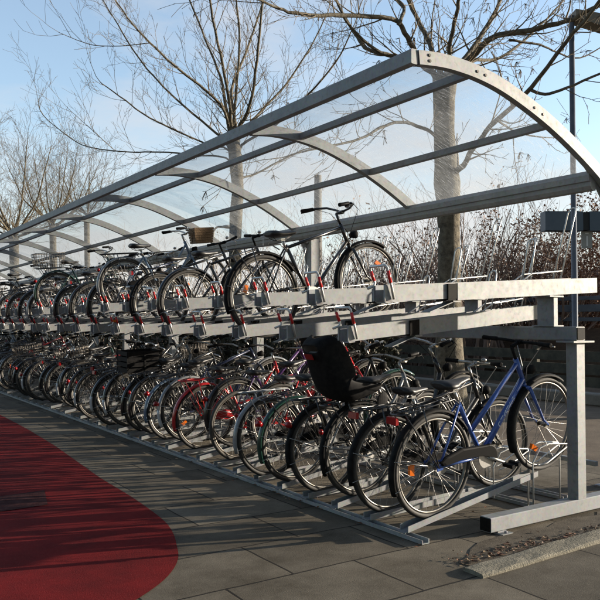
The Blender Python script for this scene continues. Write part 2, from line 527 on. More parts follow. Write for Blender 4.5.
@cached
def m_child_shell():
    # back shell, side wings, seat pan and foot wells, one moulded piece
    b = MB(); secs = []
    prof = [(-.435, 1.265, .075), (-.434, 1.235, .115), (-.425, 1.185, .135), (-.40, 1.10, .155), (-.375, .98, .17), (-.34, .87, .175), (-.285, .78, .175), (-.19, .745, .17), (-.06, .75, .165), (.06, .775, .155), (.11, .79, .14)]
    for k, (x, z, w) in enumerate(prof):
        wing = .06+.15*math.sin(PI*min(1, max(0, (k+.8)/9.8)))**.7
        if k >= 6: nx, nz = (.1, 1)
        else: nx, nz = (.9, .35)
        l = math.hypot(nx, nz); nx /= l; nz /= l
        t = .012
        row = [(x+nx*wing, -w-.02, z+nz*wing), (x+nx*wing*.4, -w-.012, z+nz*wing*.4), (x, -w*.8, z), (x, 0, z-.008), (x, w*.8, z), (x+nx*wing*.4, w+.012, z+nz*wing*.4), (x+nx*wing, w+.02, z+nz*wing)]
        back = [(q[0]-nx*t, q[1]*(1.06), q[2]-nz*t) for q in reversed(row)]
        secs.append(row+back)
    nf = len(b.f); b.loft(secs); nr = len(secs[0])
    kill = {nf+1*nr+j for j in (2, 3, 9, 10)}
    for lst in ('f', 'sm', 'mi'): setattr(b, lst, [q for i, q in enumerate(getattr(b, lst)) if i not in kill])
    v = lambda k, j: k*nr+j
    for q in ((v(1, 2), v(1, 3), v(1, 10), v(1, 11)), (v(1, 3), v(1, 4), v(1, 9), v(1, 10)), (v(2, 3), v(2, 2), v(2, 11), v(2, 10)), (v(2, 4), v(2, 3), v(2, 10), v(2, 9)), (v(2, 2), v(1, 2), v(1, 11), v(2, 11)), (v(1, 4), v(2, 4), v(2, 9), v(1, 9))):
        b.f.append(q); b.sm.append(True); b.mi.append(0)
    for s in (-1, 1):                                  # leg guards and foot rests
        y = s*.20
        b.hexa([(-.04, y-.012, .52), (.05, y-.012, .50), (.05, y+.012, .50), (-.04, y+.012, .52),
                (-.02, y-.012, .80), (.16, y-.012, .80), (.16, y+.012, .80), (-.02, y+.012, .80)])
        b.hexa([(-.05, y-.05, .49), (.10, y-.05, .47), (.10, y+.05, .47), (-.05, y+.05, .49),
                (-.05, y-.05, .505), (.10, y-.05, .485), (.10, y+.05, .485), (-.05, y+.05, .505)])
    b.v = [(-.02+(x+.1)*.92, y*.95, .745+(z-.745)*.92) for x, y, z in b.v]
    b.tube([(-.02, -.05, .735), (.15, -.03, .70), (.28, -.02, .62)], .008, 6); b.tube([(-.02, .05, .735), (.15, .03, .70), (.28, .02, .62)], .008, 6)
    return b.mesh('child_seat', M['plastic'])


def hoopbox(b, c, d, t, w, hh, th):
    pass


@cached
def m_child_pad():
    b = MB(); secs = []
    for (x, z, w) in ((-.412, 1.16, .085), (-.395, 1.10, .115), (-.355, .95, .125), (-.31, .84, .13), (-.25, .785, .12)):
        secs.append([(x+.012, -w, z+.004), (x+.03, -w*.8, z+.014), (x+.03, w*.8, z+.014), (x+.012, w, z+.004)])
    b.loft(secs, False)
    for s in (-1, 1):
        b.m = 1; b.tube([(-.385, s*.05, 1.10), (-.325, s*.055, .95), (-.275, s*.05, .84), (-.22, 0, .80)], .011, 5)
    b.v = [(-.02+(x+.1)*.92, y*.95, .745+(z-.745)*.92) for x, y, z in b.v]
    return b.mesh('seat_pad', mat('grey_foam_pad', (.16, .155, .145), .8), mat('grey_harness_strap', (.05, .05, .055), .8))
@cached
def m_child_reflector():
    b = MB(); b.m = 0; b.hexa([(-.02+(x-.044+.1)*.92, y*.95, .745+(z+.04-.745)*.92) for x, y, z in [(-.408, -.045, 1.085), (-.395, -.045, 1.08), (-.395, .045, 1.08), (-.408, .045, 1.085), (-.425, -.045, 1.13), (-.41, -.045, 1.127), (-.41, .045, 1.127), (-.425, .045, 1.13)]])
    return b.mesh('seat_reflector', M['red_lens'])
@cached
def m_bag(side):
    b = MB(); y = .075*side; y1 = .19*side
    ys = sorted((y, y1))
    secs = []
    for (x, z0, z1) in ((-.27, .48, .70), (-.25, .44, .73), (.0, .43, .735), (.06, .46, .72)):
        secs.append([(x, ys[0], z0), (x, ys[1], z0+.02), (x, ys[1], z1-.03), (x, ys[0], z1)])
    b.loft(secs)
    return b.mesh('pannier', M['plastic'])


def text_mesh(s, size, m, fn):
    cu = bpy.data.curves.new('lettering', 'FONT'); cu.body = s; cu.size = size; cu.align_x = 'CENTER'; cu.align_y = 'CENTER'; cu.resolution_u = 3
    o = bpy.data.objects.new('lettering', cu); C.objects.link(o)
    dg = bpy.context.evaluated_depsgraph_get(); dg.update()
    me = bpy.data.meshes.new_from_object(o.evaluated_get(dg))
    bpy.data.objects.remove(o); bpy.data.curves.remove(cu)
    for v in me.vertices: v.co = fn(v.co.x, v.co.y)
    me.materials.clear(); me.materials.append(m); me.update()
    return me


def bicycle(loc, pitch, spec, rng, label, group, steer=0., lean=0., yaw=0.):
    g = lambda k, d=None: spec.get(k, d)
    col = g('color', 'black')
    root = thing('bicycle', label, 'bicycle', loc, group)
    root.rotation_mode = 'XYZ'
    root.rotation_euler = (lean, -pitch, yaw)
    sm = Matrix.Translation(HB) @ Matrix.Rotation(steer, 4, AXIS) @ Matrix.Translation(-HB)
    sc = g('scale', 1.0); root.scale = (sc,)*3
    def part(n, me, st=False, par=None, label=None):
        o = link(n, me, par or root)
        if st: o.matrix_basis = sm
        if label: o['label'] = label
        return o
    fr = part('frame', m_frame(g('style', 'diamond'), col))
    part('fork', m_fork(g('fork', col)), True)
    for x, st in ((0, False), (HUBF, True)):
        w = part('wheel', m_rim(g('rim', 'bright')))
        ra_ = rng.uniform(0, 6.28); ra_ = rad(g('wa')[int(st)]) if g('wa') else ra_
        mb = Matrix.Translation((x, 0, R)) @ Matrix.Rotation(ra_, 4, 'Y')
        w.matrix_basis = (sm @ mb) if st else mb
        part('tyre', m_tyre(g('tyre', 'black')), par=w); part('spokes', m_spokes(), par=w)
        if g('amber', False): part('spoke_reflector', m_spoke_reflector(), par=w)
    gm = g('guard', 'black')
    if gm:
        mk = FRAMES[gm] if gm in FRAMES else M[gm]
        q = part('rear_mudguard', m_guard_rear(mk)); part('mudguard_stay', m_stays(0), par=q)
        if g('tip'): part('white_tip', m_guard_tip(), par=q)
        q = part('front_mudguard', m_guard_front(mk), True)
    if g('light', 1) is not None: part('rear_light', m_rear_light(g('light', 1)))
    part('saddle', m_saddle(g('saddle', 'saddle'))); part('seat_post', m_seat_post(0))
    hb = part('handlebar', m_bar(g('bar', 'swept'), g('barm', 'chrome')), True)
    for s in (-1, 1):
        part('grip', m_grip(g('bar', 'swept'), s), par=hb); part('brake_lever', m_lever(g('bar', 'swept'), s), par=hb)
    if g('bell', True): part('bell', m_bell(), par=hb)
    ck = part('crankset', m_crank())
    for s in (-1, 1): part('pedal', m_pedal(s), par=ck)
    if g('cguard', 'plastic'):
        k = g('cguard', 'plastic').replace('plastic', 'guard'); part('chain_guard', m_chain_guard(FRAMES[k] if k in FRAMES else M[k]))
    else: part('chain', m_chain())
    if g('rack', 'black'):
        k = g('rack', 'black'); part('luggage_rack', m_rack(FRAMES[k] if k in FRAMES else M[k]))
    if g('head', True):
        hl = part('headlight', m_headlight(g('headm', 'plastic')), True); part('lens', m_lens(), par=hl)
    if g('stand', True): part('kickstand', m_kickstand())
    if g('basket'):
        kd, mm = g('basket'); part('basket', m_basket(kd, mm), kd in ('front', 'solid'))
    if g('child'):
        cs = part('child_seat', m_child_shell()); sbs = cs.modifiers.new('smooth', 'SUBSURF'); sbs.levels = 2; sbs.render_levels = 2; part('seat_pad', m_child_pad(), par=cs); part('seat_reflector', m_child_reflector(), par=cs)
    if g('bag'): part('pannier', m_bag(-1)); part('pannier', m_bag(1))
    if g('text'):
        BB = Vector((BBX+.01, 0, BBZ+.01)); d = (HB+AXIS*.03-BB).normalized(); n = Vector((0, -1, 0)); u = n.cross(d).normalized()
        if u.z < 0: u = -u
        mid = BB.lerp(HB+AXIS*.03, .55); rr = .0222
        part('lettering', text_mesh(g('text'), .050, M['letters'], lambda x, y: mid+d*x+(u*math.sin(y/rr)+n*math.cos(y/rr))*rr), par=fr)
    return root

# ------------------------------------------------------------------ shelter
G = M['galv']
YA, PA, NB = 3.719, 2.272, 9
TOPC = [(3.446, 3.241), (3.60, 3.258), (3.771, 3.265), (4.024, 3.250), (4.291, 3.204), (4.572, 3.120), (4.870, 3.008), (5.184, 2.860), (5.516, 2.672), (5.70, 2.53)]
def off(pts, d):
    out = []
    for k, p in enumerate(pts):
        a = pts[max(k-1, 0)]; b = pts[min(k+1, len(pts)-1)]
        t = Vector((b[0]-a[0], b[1]-a[1])).normalized(); out.append((p[0]+t.y*d, p[1]-t.x*d))
    return out
# smooth the profile a little
def dens(pts, n=3):
    out = []
    for k in range(len(pts)-1):
        p0 = pts[max(k-1, 0)]; p1 = pts[k]; p2 = pts[k+1]; p3 = pts[min(k+2, len(pts)-1)]
        for j in range(n):
            t = j/n
            f = lambda a, b, c, d: .5*(2*b+(c-a)*t+(2*a-5*b+4*c-d)*t*t+(3*b-a-3*c+d)*t**3)
            out.append((f(p0[0], p1[0], p2[0], p3[0]), f(p0[1], p1[1], p2[1], p3[1])))
    out.append(pts[-1]); return out
TOP = dens(TOPC)
shelter = thing('bicycle_shelter', 'long galvanised steel shelter with a curved clear plastic roof over the bikes', 'shelter', (5.58, 3.72, 0))
SB = Vector((-5.58, -3.72, 0))
def sb(mb, name, m, parent=shelter):
    mb.v = [(x+SB.x, y+SB.y, z) for x, y, z in mb.v]
    return mb.build(name, m, parent)

MPANEL = bpy.data.materials.new('scratched_clear_polycarbonate'); MPANEL.use_nodes = True
def panel_mat():
    nt = MPANEL.node_tree; N = nt.nodes; L = nt.links
    for n in list(N): N.remove(n)
    out = N.new('ShaderNodeOutputMaterial'); tr = N.new('ShaderNodeBsdfTransparent'); gl = N.new('ShaderNodeBsdfGlossy'); df = N.new('ShaderNodeBsdfDiffuse'); tl = N.new('ShaderNodeBsdfTranslucent')
    tr.inputs['Color'].default_value = (.90, .935, .95, 1); gl.inputs['Roughness'].default_value = .06
    df.inputs['Color'].default_value = (.75, .77, .78, 1); tl.inputs['Color'].default_value = (.75, .78, .80, 1)
    lw0 = N.new('ShaderNodeLayerWeight'); lw0.inputs['Blend'].default_value = .5
    lw1 = N.new('ShaderNodeMath'); lw1.operation = 'POWER'; lw1.inputs[1].default_value = 4.5; L.new(lw0.outputs['Facing'], lw1.inputs[0])
    lw = N.new('ShaderNodeMath'); lw.operation = 'MULTIPLY_ADD'; lw.inputs[1].default_value = .55; lw.inputs[2].default_value = .04; L.new(lw1.outputs[0], lw.inputs[0])
    tc = N.new('ShaderNodeTexCoord'); mp = N.new('ShaderNodeMapping'); mp.inputs['Rotation'].default_value = (0, 0, rad(5)); mp.inputs['Scale'].default_value = (7, 105, 7)
    ns = N.new('ShaderNodeTexNoise'); ns.inputs['Scale'].default_value = 1.3; ns.inputs['Detail'].default_value = 4; ns.inputs['Roughness'].default_value = .7
    L.new(tc.outputs['Object'], mp.inputs['Vector']); L.new(mp.outputs['Vector'], ns.inputs['Vector'])
    r = N.new('ShaderNodeValToRGB'); e = r.color_ramp.elements; e[0].position = .52; e[0].color = (0, 0, 0, 1); e[1].position = .66; e[1].color = (.60, .60, .60, 1)
    L.new(ns.outputs['Fac'], r.inputs['Fac'])
    nd = N.new('ShaderNodeTexNoise'); nd.inputs['Scale'].default_value = 2.2; nd.inputs['Detail'].default_value = 9; nd.inputs['Roughness'].default_value = .75
    L.new(tc.outputs['Object'], nd.inputs['Vector'])
    r2 = N.new('ShaderNodeValToRGB'); e = r2.color_ramp.elements; e[0].position = .40; e[0].color = (.08, .08, .08, 1); e[1].position = .72; e[1].color = (.30, .30, .30, 1)
    L.new(nd.outputs['Fac'], r2.inputs['Fac'])
    ad = N.new('ShaderNodeMath'); ad.operation = 'MAXIMUM'; L.new(r.outputs['Color'], ad.inputs[0]); L.new(r2.outputs['Color'], ad.inputs[1])
    m0 = N.new('ShaderNodeMixShader'); m0.inputs[0].default_value = .6; L.new(df.outputs[0], m0.inputs[1]); L.new(tl.outputs[0], m0.inputs[2])
    m1 = N.new('ShaderNodeMixShader'); L.new(ad.outputs[0], m1.inputs[0]); L.new(tr.outputs[0], m1.inputs[1]); L.new(m0.outputs[0], m1.inputs[2])
    m2 = N.new('ShaderNodeMixShader'); L.new(lw.outputs[0], m2.inputs[0]); L.new(m1.outputs[0], m2.inputs[1]); L.new(gl.outputs[0], m2.inputs[2])
    L.new(m2.outputs[0], out.inputs['Surface'])
panel_mat()
YEND = YA+NB*PA
for n in range(NB+1):
    y = YA+n*PA; th = .03 if n else .028
    b = MB(); TOPN = TOP if n % 2 == 0 else [q for q in TOP if q[0] < 5.53]; bot = off(TOPN, .098); a0 = len(TOPN)
    for k in range(a0-1):
        p = [(TOP[k][0], y-th, TOP[k][1]), (TOP[k+1][0], y-th, TOP[k+1][1]), (bot[k+1][0], y-th, bot[k+1][1]), (bot[k][0], y-th, bot[k][1])]
        q = [(x, y+th, z) for x, _, z in p]
        b.quad(*reversed(p)); b.quad(*q)
        b.quad(p[0], p[1], q[1], q[0], smooth=True); b.quad(p[2], p[3], q[3], q[2], smooth=True)
    b.quad((TOP[0][0], y-th, TOP[0][1]), (TOP[0][0], y+th, TOP[0][1]), (bot[0][0], y+th, bot[0][1]), (bot[0][0], y-th, bot[0][1]))
    arch = sb(b, 'roof_arch', G)
    if n == 0:
        b = MB()
        for k in (2, 3, 9, 10, 16, 17):
            p = TOP[k]; q = bot[k]
            for t in ((.3, .7) if k in (2,) else (.5,)):
                if k == 3: continue
                c = (p[0]+(q[0]-p[0])*t, y-th, p[1]+(q[1]-p[1])*t)
                b.tube([(c[0], c[1]-.006, c[2]), (c[0], c[1]+.002, c[2])], .011, 6)
        sb(b, 'bolt', M['steel'], arch)
# edge beam, purlins, gutter
b = MB(); b.cbox((3.385, YA-.02, 3.140), (3.444, YEND+.02, 3.243), .006); sb(b, 'edge_beam', G)
for k, (x, z0, z1) in enumerate(((4.014, 3.175, 3.236), (4.888, 2.925, 2.985))):
    b = MB(); b.cbox((x-.025, YA+.0285, z0), (x+.025, YEND-.031, z1), .004); sb(b, 'purlin', G)
b = MB(); b.prism_pts([(5.44, 2.655), (5.405, 2.615), (5.405, 2.565), (5.425, 2.560), (5.425, 2.525), (5.445, 2.495), (5.475, 2.487), (5.498, 2.49), (5.498, 2.655)], 1, YA+.03, YEND+.05); sb(b, 'gutter', G)
for n in range(0, NB+1, 2):
    y = YA+n*PA
    b = MB(); b.cbox((5.662, y-.07, .012), (5.80, y+.07, 2.52), .008); b.box((5.58, y-.14, 0), (5.88, y+.14, .012)); sb(b, 'post', G)
    b = MB(); yy = y+.036 if n else y+.04
    pr = [(5.16, 2.83), (5.33, 2.735), (5.50, 2.65), (5.66, 2.53), (5.66, 2.18), (5.60, 2.42), (5.46, 2.60), (5.30, 2.73)]
    b.prism_pts(pr, 1, yy, yy+.012); sb(b, 'gusset', G)
for n in range(NB):
    y0 = YA+n*PA+.004; y1 = y0+PA-.008; b = MB()
    tp = off(TOP, -.006); t2 = off(TOP, -.010)
    ys = [y0, y1]
    for k in range(len(tp)-1):
        b.quad((tp[k][0], y0, tp[k][1]), (tp[k+1][0], y0, tp[k+1][1]), (tp[k+1][0], y1, tp[k+1][1]), (tp[k][0], y1, tp[k][1]), smooth=True)
    o = sb(b, 'roof_panel', MPANEL)

# ------------------------------------------------------------------ two-tier rack
Y0, DP, NL = 3.614, .375, 52
YR = Y0+DP*NL
rack = thing('two_tier_bike_rack', 'galvanised two tier bike rack with red taped tray handles under the curved roof', 'bike rack', (4.68, 3.375, 0))
RB = Vector((-4.68, -3.375, 0))
def rb(mb, name, m, parent=rack):
    mb.v = [(x+RB.x, y+RB.y, z) for x, y, z in mb.v]
    return mb.build(name, m, parent)
DARK = mat('dark_plug_and_shade', (.006, .006, .006), .7, 0, var=((.016, .014, .011), 40), spec=.1)  # plugs of foot and beam, and painted shade at the tray mouths
for k in range(5):
    y = 3.328+k*2*PA
    if k: y += .0
    b = MB(); b.cbox((3.72, y, .016), (6.0, y+.095, .112), .006)
    for x in (3.78, 5.9): b.box((x, y-.045, .0), (x+.10, y+.14, .008)); b.tube([(x+.05, y-.025, .006), (x+.05, y-.025, .022)], .011, 6); b.tube([(x+.05, y+.12, .006), (x+.05, y+.12, .022)], .011, 6); b.box((x+.01, y+.005, .008), (x+.09, y+.09, .016))
    ft = rb(b, 'foot', G)
    b = MB(); b.box((3.712, y+.006, .022), (3.7195, y+.089, .106)); rb(b, 'end_plug_and_shade', DARK, ft)
    b = MB(); b.cbox((4.628, y+.002, .112), (4.732, y+.093, 1.238), .007); b.box((4.56, y-.028, 1.238), (4.80, y+.123, 1.25))
    rb(b, 'column', G)
b = MB(); b.cbox((4.632, 3.332, 1.251), (4.734, YR, 1.353), .007); bm = rb(b, 'longitudinal_beam', G)
b = MB(); b.box((4.640, 3.325, 1.259), (4.726, 3.3315, 1.345)); rb(b, 'end_plug_and_shade', DARK, bm)
for x, nm in ((3.235, 0), (4.54, 1), (4.95, 1)):
    b = MB(); b.box((x-.03, Y0-.19 if nm == 0 else Y0+.06, .004), (x+.03, YR, .010)); b.box((x+.022, Y0-.19 if nm == 0 else Y0+.06, .0102), (x+.03, YR, .034)); b.box((x-.03, Y0-.19 if nm == 0 else Y0+.06, .0102), (x-.024, YR, .030))
    rb(b, 'ground_rail', G)
b = MB(); b.cbox((5.515, 3.80, .18), (5.555, YEND-.1, .22), .004); sb(b, 'bottom_rail', G)


def hoop(b, x0, x1, x2, z0, z1, z2, y, w=.034, r=.006):      # two legs up and a rounded top
    pts = [(x0, y-w, z0), (x0+(x1-x0)*.93, y-w, z0+(z1-z0)*.93), (x1, y-w*.7, z1-.008), (x1+.004, y, z1), (x1, y+w*.7, z1-.008), (x0+(x1-x0)*.93, y+w, z0+(z1-z0)*.93), (x0, y+w, z0)]
    b.tube(pts, r, 6)


def upper(kind):                       # meshes for one upper tray, y = 0 at its centre line
    hi = kind == 'hi'
    sl = .0565 if hi else .089
    x1 = 5.21 if hi else 5.02
    zb = lambda x: (1.533 if hi else 1.295)+sl*(x-3.66)
    hgt = .117 if hi else .113
    A = MB()
    def seg(a, xa, xb, y0, y1, d0, d1):
        a.hexa([(xa, y0, zb(xa)+d0), (xb, y0, zb(xb)+d0), (xb, y1, zb(xb)+d0), (xa, y1, zb(xa)+d0), (xa, y0, zb(xa)+d1), (xb, y0, zb(xb)+d1), (xb, y1, zb(xb)+d1), (xa, y1, zb(xa)+d1)])
    seg(A, 3.66, x1, -.062, -.056, 0, hgt); seg(A, 3.66, x1, .056, .062, 0, hgt); seg(A, 3.66, x1, -.056, .056, .0, .006)
    seg(A, 3.66, x1, -.056, -.046, hgt-.006, hgt-.001); seg(A, 3.66, x1, .046, .056, hgt-.006, hgt-.001)
    if hi: A.box((4.655, -.075, 1.353), (4.70, .075, zb(4.655)-.012)); A.box((4.60, -.085, zb(4.6)-.012), (4.76, .085, zb(4.60)-.001)); A.box((4.62, -.10, 1.3535), (4.735, .10, 1.362))
    S = MB(); e = .030
    seg(S, 3.03, 4.90, -.047, -.043, e-.016, hgt+.004); seg(S, 3.03, 4.90, .043, .047, e-.016, hgt+.004)
    seg(S, 3.22, 4.90, -.043, .043, .018, .023)
    seg(S, 3.02, 3.095, -.060, -.0475, e-.008, hgt+.006); seg(S, 3.02, 3.095, .0475, .060, e-.008, hgt+.006)
    seg(S, 3.04, 3.09, -.043, .043, e-.024, e-.018)
    T = MB()
    T.hexa([(3.42, -.045, zb(3.66)-.085), (3.645, -.045, zb(3.66)-.012), (3.645, .045, zb(3.66)-.012), (3.42, .045, zb(3.66)-.085), (3.42, -.045, zb(3.66)-.079), (3.645, -.045, zb(3.66)-.006), (3.645, .045, zb(3.66)-.006), (3.42, .045, zb(3.66)-.079)])
    T.box((3.63, -.05, zb(3.66)-.012), (3.70, .05, zb(3.66)-.002))
    K = MB(); seg(K, 3.575, 3.6595, -.058, .058, .002, e-.018); seg(K, 3.575, 3.6595, -.060, -.0485, e-.0185, hgt-.003); seg(K, 3.575, 3.6595, .0485, .060, e-.0185, hgt-.003); None  # dark blocks in place of the shade at the channel mouth
    Hn = MB(); z = zb(3.06)
    path = [(3.085, -.072, z+.03), (3.06, -.075, z+.12), (3.022, -.082, z+.225), (3.016, -.072, z+.242), (3.014, .07, z+.242), (3.018, .082, z+.225), (3.05, .075, z+.14), (3.045, .074, z+.118), (2.99, .072, z+.10)]
    Hn.tube(path, .0085, 8)
    RD = []
    for p0, p1 in (((3.06, -.075, z+.12), (3.022, -.082, z+.225)), ((3.05, .075, z+.14), (3.018, .082, z+.225))):
        p0, p1 = Vector(p0), Vector(p1)
        q = MB(); q.tube([p0.lerp(p1, .12), p0.lerp(p1, .85)], .0108, 8); RD.append(q)
    Wh = MB(); zt = lambda x: zb(x)+.03
    hoop(Wh, 4.42, 4.51, 0, zt(4.42), zt(4.42)+.40, 0, 0)
    hoop(Wh, 4.76, 5.00, 0, zt(4.76), zt(4.76)+.66, 0, 0)
    for s in (-1, 1):
        y = s*.040
        Wh.tube([(4.20, y, zt(4.2)+.02), (4.45, y, zt(4.45)+.135), (4.80, y, zt(4.8)+.15)], .0055, 6)
    for b_ in (A, S, T, K, Hn, Wh, *RD): b_.v = [(x-4.68, y, zz) for x, y, zz in b_.v]
    return [('upper_tray', A.mesh('upper_tray', G)), ('sliding_channel', S.mesh('sliding_channel', G)), ('guide_plate', T.mesh('guide_plate', G)), ('end_plug_and_shade', K.mesh('end_plug_and_shade', DARK)), ('handle', Hn.mesh('handle', M['wire'])), *[('red_tape', q.mesh('red_tape', M['redtape'])) for q in RD], ('wheel_hoop', Wh.mesh('wheel_hoop', M['wire']))]


UM = dict(hi=upper('hi'), lo=upper('lo'))
NU = 52
rs = random.Random(5)
for n in range(NU):
    y = Y0+DP*n; ms = UM['hi' if n % 2 == 0 else 'lo']
    tr = link(ms[0][0], ms[0][1], rack); tr.location = (0, y-3.375, 0)
    for nm, me in ms[1:]:
        o = link(nm, me, tr)
        if nm in ('sliding_channel', 'handle', 'red_tape'):
            pass
def ground_tray(kind):
    hi = kind == 'hi'; ze = .252 if hi else .085
    A = MB(); x0, x1 = 3.205, 4.50
    zz = lambda x: .036+(ze-.036)*(x-x0)/(x1-x0)
    def seg(xa, xb, y0, y1, d0, d1):
        A.hexa([(xa, y0, zz(xa)+d0), (xb, y0, zz(xb)+d0), (xb, y1, zz(xb)+d0), (xa, y1, zz(xa)+d0), (xa, y0, zz(xa)+d1), (xb, y0, zz(xb)+d1), (xb, y1, zz(xb)+d1), (xa, y1, zz(xa)+d1)])
    seg(x0, x1, -.034, .034, 0, .005); seg(x0+.02, x1, -.040, -.034, .0, .040); seg(x0+.02, x1, .034, .040, .0, .040)
    W = MB(); zt = .36 if hi else .27
    for s in (-1, 1):
        y = s*.043
        W.tube([(4.44+.05*(s > 0), y, .03), (4.44+.05*(s > 0), y, zt), (4.52, y, zt+.10), (4.62, y, zt+.12), (4.84, y, zt+.10), (4.86, y, zt+.05), (4.86, y, .03)], .0065, 6)
        W.tube([(4.50, y, zt-.03), (4.60, y, zt-.02), (4.85, y, zt+.085)], .0055, 6)
    W.tube([(4.86, -.043, zt+.05), (4.86, .043, zt+.05)], .006, 6); W.tube([(4.44, -.043, zz(4.44)-.008), (4.49, .043, zz(4.44)-.008)], .006, 6)
    for b_ in (A, W): b_.v = [(x-4.68, y, z) for x, y, z in b_.v]
    return A.mesh('ground_tray', G), W.mesh('wheel_hoop', M['wire'])
GM = dict(hi=ground_tray('hi'), lo=ground_tray('lo'))
for n in range(NL):
    a, w = GM['hi' if n % 2 == 0 else 'lo']
    o = link('ground_tray', a, rack); o.location = (0, Y0+DP*n-3.375, 0); link('wheel_hoop', w, o)

# ------------------------------------------------------------------ bicycles
rng = random.Random(11)
ORD = 'zeroth first second third fourth fifth sixth seventh eighth ninth tenth eleventh twelfth thirteenth fourteenth fifteenth sixteenth seventeenth eighteenth nineteenth twentieth twenty-first twenty-second twenty-third twenty-fourth twenty-fifth twenty-sixth twenty-seventh twenty-eighth twenty-ninth thirtieth'.split()
LOW = {
 0: (dict(color='blue', style='mixte', amber=True, text='CITYSTYLE', light=3, wa=(-84, -143), scale=1.03, bar='straight', barm='plastic', guard='plastic', cguard='plastic', bell=False), 'blue city bicycle with amber spoke reflectors, closest to the end post', .018, -.03),
 1: (dict(color='black', style='diamond', light=3, tip=False, bar='straight', barm='chrome', guard='plastic'), 'black bicycle with silver handlebar, right behind the blue bicycle', -.02, -.1),
 2: (dict(color='black', style='swan', child=True, light=2, guard='plastic'), 'black bicycle carrying a black child seat with red reflector', .02, .05),
 3: (dict(color='silver', style='step', light=1, bar='swept', guard='plastic', cguard=None), 'silver step-through bicycle next to the child seat', -.03, .12),
 4: (dict(color='black', style='step', guard='teal', light=1), 'black bicycle with a green rear mudguard left of the child seat', -.07, -.08),
 5: (dict(color='grey', style='diamond', guard='silver', light=2, rack='silver'), 'grey bicycle with a long pale silver rear mudguard', -.07, .05),
 6: (dict(color='red', style='mixte', guard='black', light=None, rack=None, bar='swept', cguard=None), 'red bicycle with slanted twin tubes and black mudguards behind the child seat', .28, -.06),
 7: (dict(color='red', style='step', guard=None, light=None, rack=None, cguard='red', rim='dark', tyre='tan', head=False), 'red bicycle without rear mudguard and with a red chain guard', .05, .03),
 8: (dict(color='purple', style='mixte', guard='black', light=1, basket=('solid', 'plastic')), 'purple framed bicycle half hidden between the red bicycles', .22, .1),
 9: (dict(color='red', style='step', guard='red', rack='red', light=None, cguard='red', amber=True, rim='dark'), 'bright red bicycle with red luggage rack and red mudguard', .03, -.04),
 10: (dict(color='navy', style='diamond', guard='silver', tip=True, light=0), 'dark blue bicycle with a silver mudguard next to the red luggage rack', .05, .06),
 11: (dict(color='black', style='step', guard='slate_blue', amber=True), 'black bicycle with blue grey mudguard, eleventh from the near end below', .03, 0),
 12: (dict(color='black', style='diamond', guard='black', light=2), 'black bicycle with round red lamp, twelfth from the near end below', 0, .1),
 13: (dict(color='black', style='step', guard='black', light=2, basket=('crate', 'plastic')), 'black bicycle carrying a dark crate on its rear rack', .04, -.05),
 14: (dict(color='grey', style='swan', guard='black', tip=True, light=2), 'grey bicycle with white mudguard tip beside the dark crate', -.03, .03),
}
spec_cols = ['black', 'black', 'black', 'navy', 'grey', 'dark_green', 'black', 'black', 'dark_red', 'slate_blue']
styles = ['diamond', 'step', 'swan', 'mixte', 'diamond', 'step']
cnt = 0
NLB = 46
STN = dict(diamond='crossbar', step='step-through', swan='low swan-neck', mixte='twin slanted tube')
for n in range(NLB):
    y = Y0+DP*n
    if n in LOW:
        sp, lab, dx, st = LOW[n]
    else:
        sp = dict(color=rng.choice(spec_cols), style=rng.choice(styles), guard=rng.choice(['black', 'black', 'plastic', 'silver', 'black', None]), bar=rng.choice(['swept', 'swept', 'straight', 'high']),
                  tip=rng.random() < .4, light=rng.choice([0, 1, 2, 3, 3, None]), amber=rng.random() < .3, rim=rng.choice(['bright', 'bright', 'dark']))
        k = rng.random()
        if k < .15: sp['basket'] = ('front', 'steel')
        elif k < .22: sp['basket'] = ('rear', 'steel')
        sp['scale'] = rng.uniform(.94, 1.03)
        dx = rng.uniform(-.08, .14); st = rng.uniform(-.4, .4)
        cn = sp['color'].replace('_', ' ')
        if n <= 26:
            extra = 'wire basket' if 'basket' in sp else ('white mudguard tip' if sp['tip'] and sp['guard'] else ('no mudguards' if not sp['guard'] else f"{STN[sp['style']]} frame"))
            lab = f"{cn} bicycle with {extra}, {ORD[n+1]} from the near end of the lower tier"
        else:
            lab = 'dark bicycle packed tightly at the far left end of the lower tier'
    hi = n % 2 == 0
    pitch = math.atan((.252-.036)/1.295) if hi else math.atan((.085-.036)/1.295)
    x = (3.495 if hi else 3.46)+dx
    z = .036+.006+(x-3.205)*math.tan(pitch)+.004
    bicycle((x, y+rng.uniform(-.008, .008), z), pitch+.003, sp, rng, lab, 'bicycles in the lower tier' if n <= 26 else 'bicycles at the far end of the lower tier', steer=st*.5, lean=rng.uniform(-.05, .05) if n else .075)

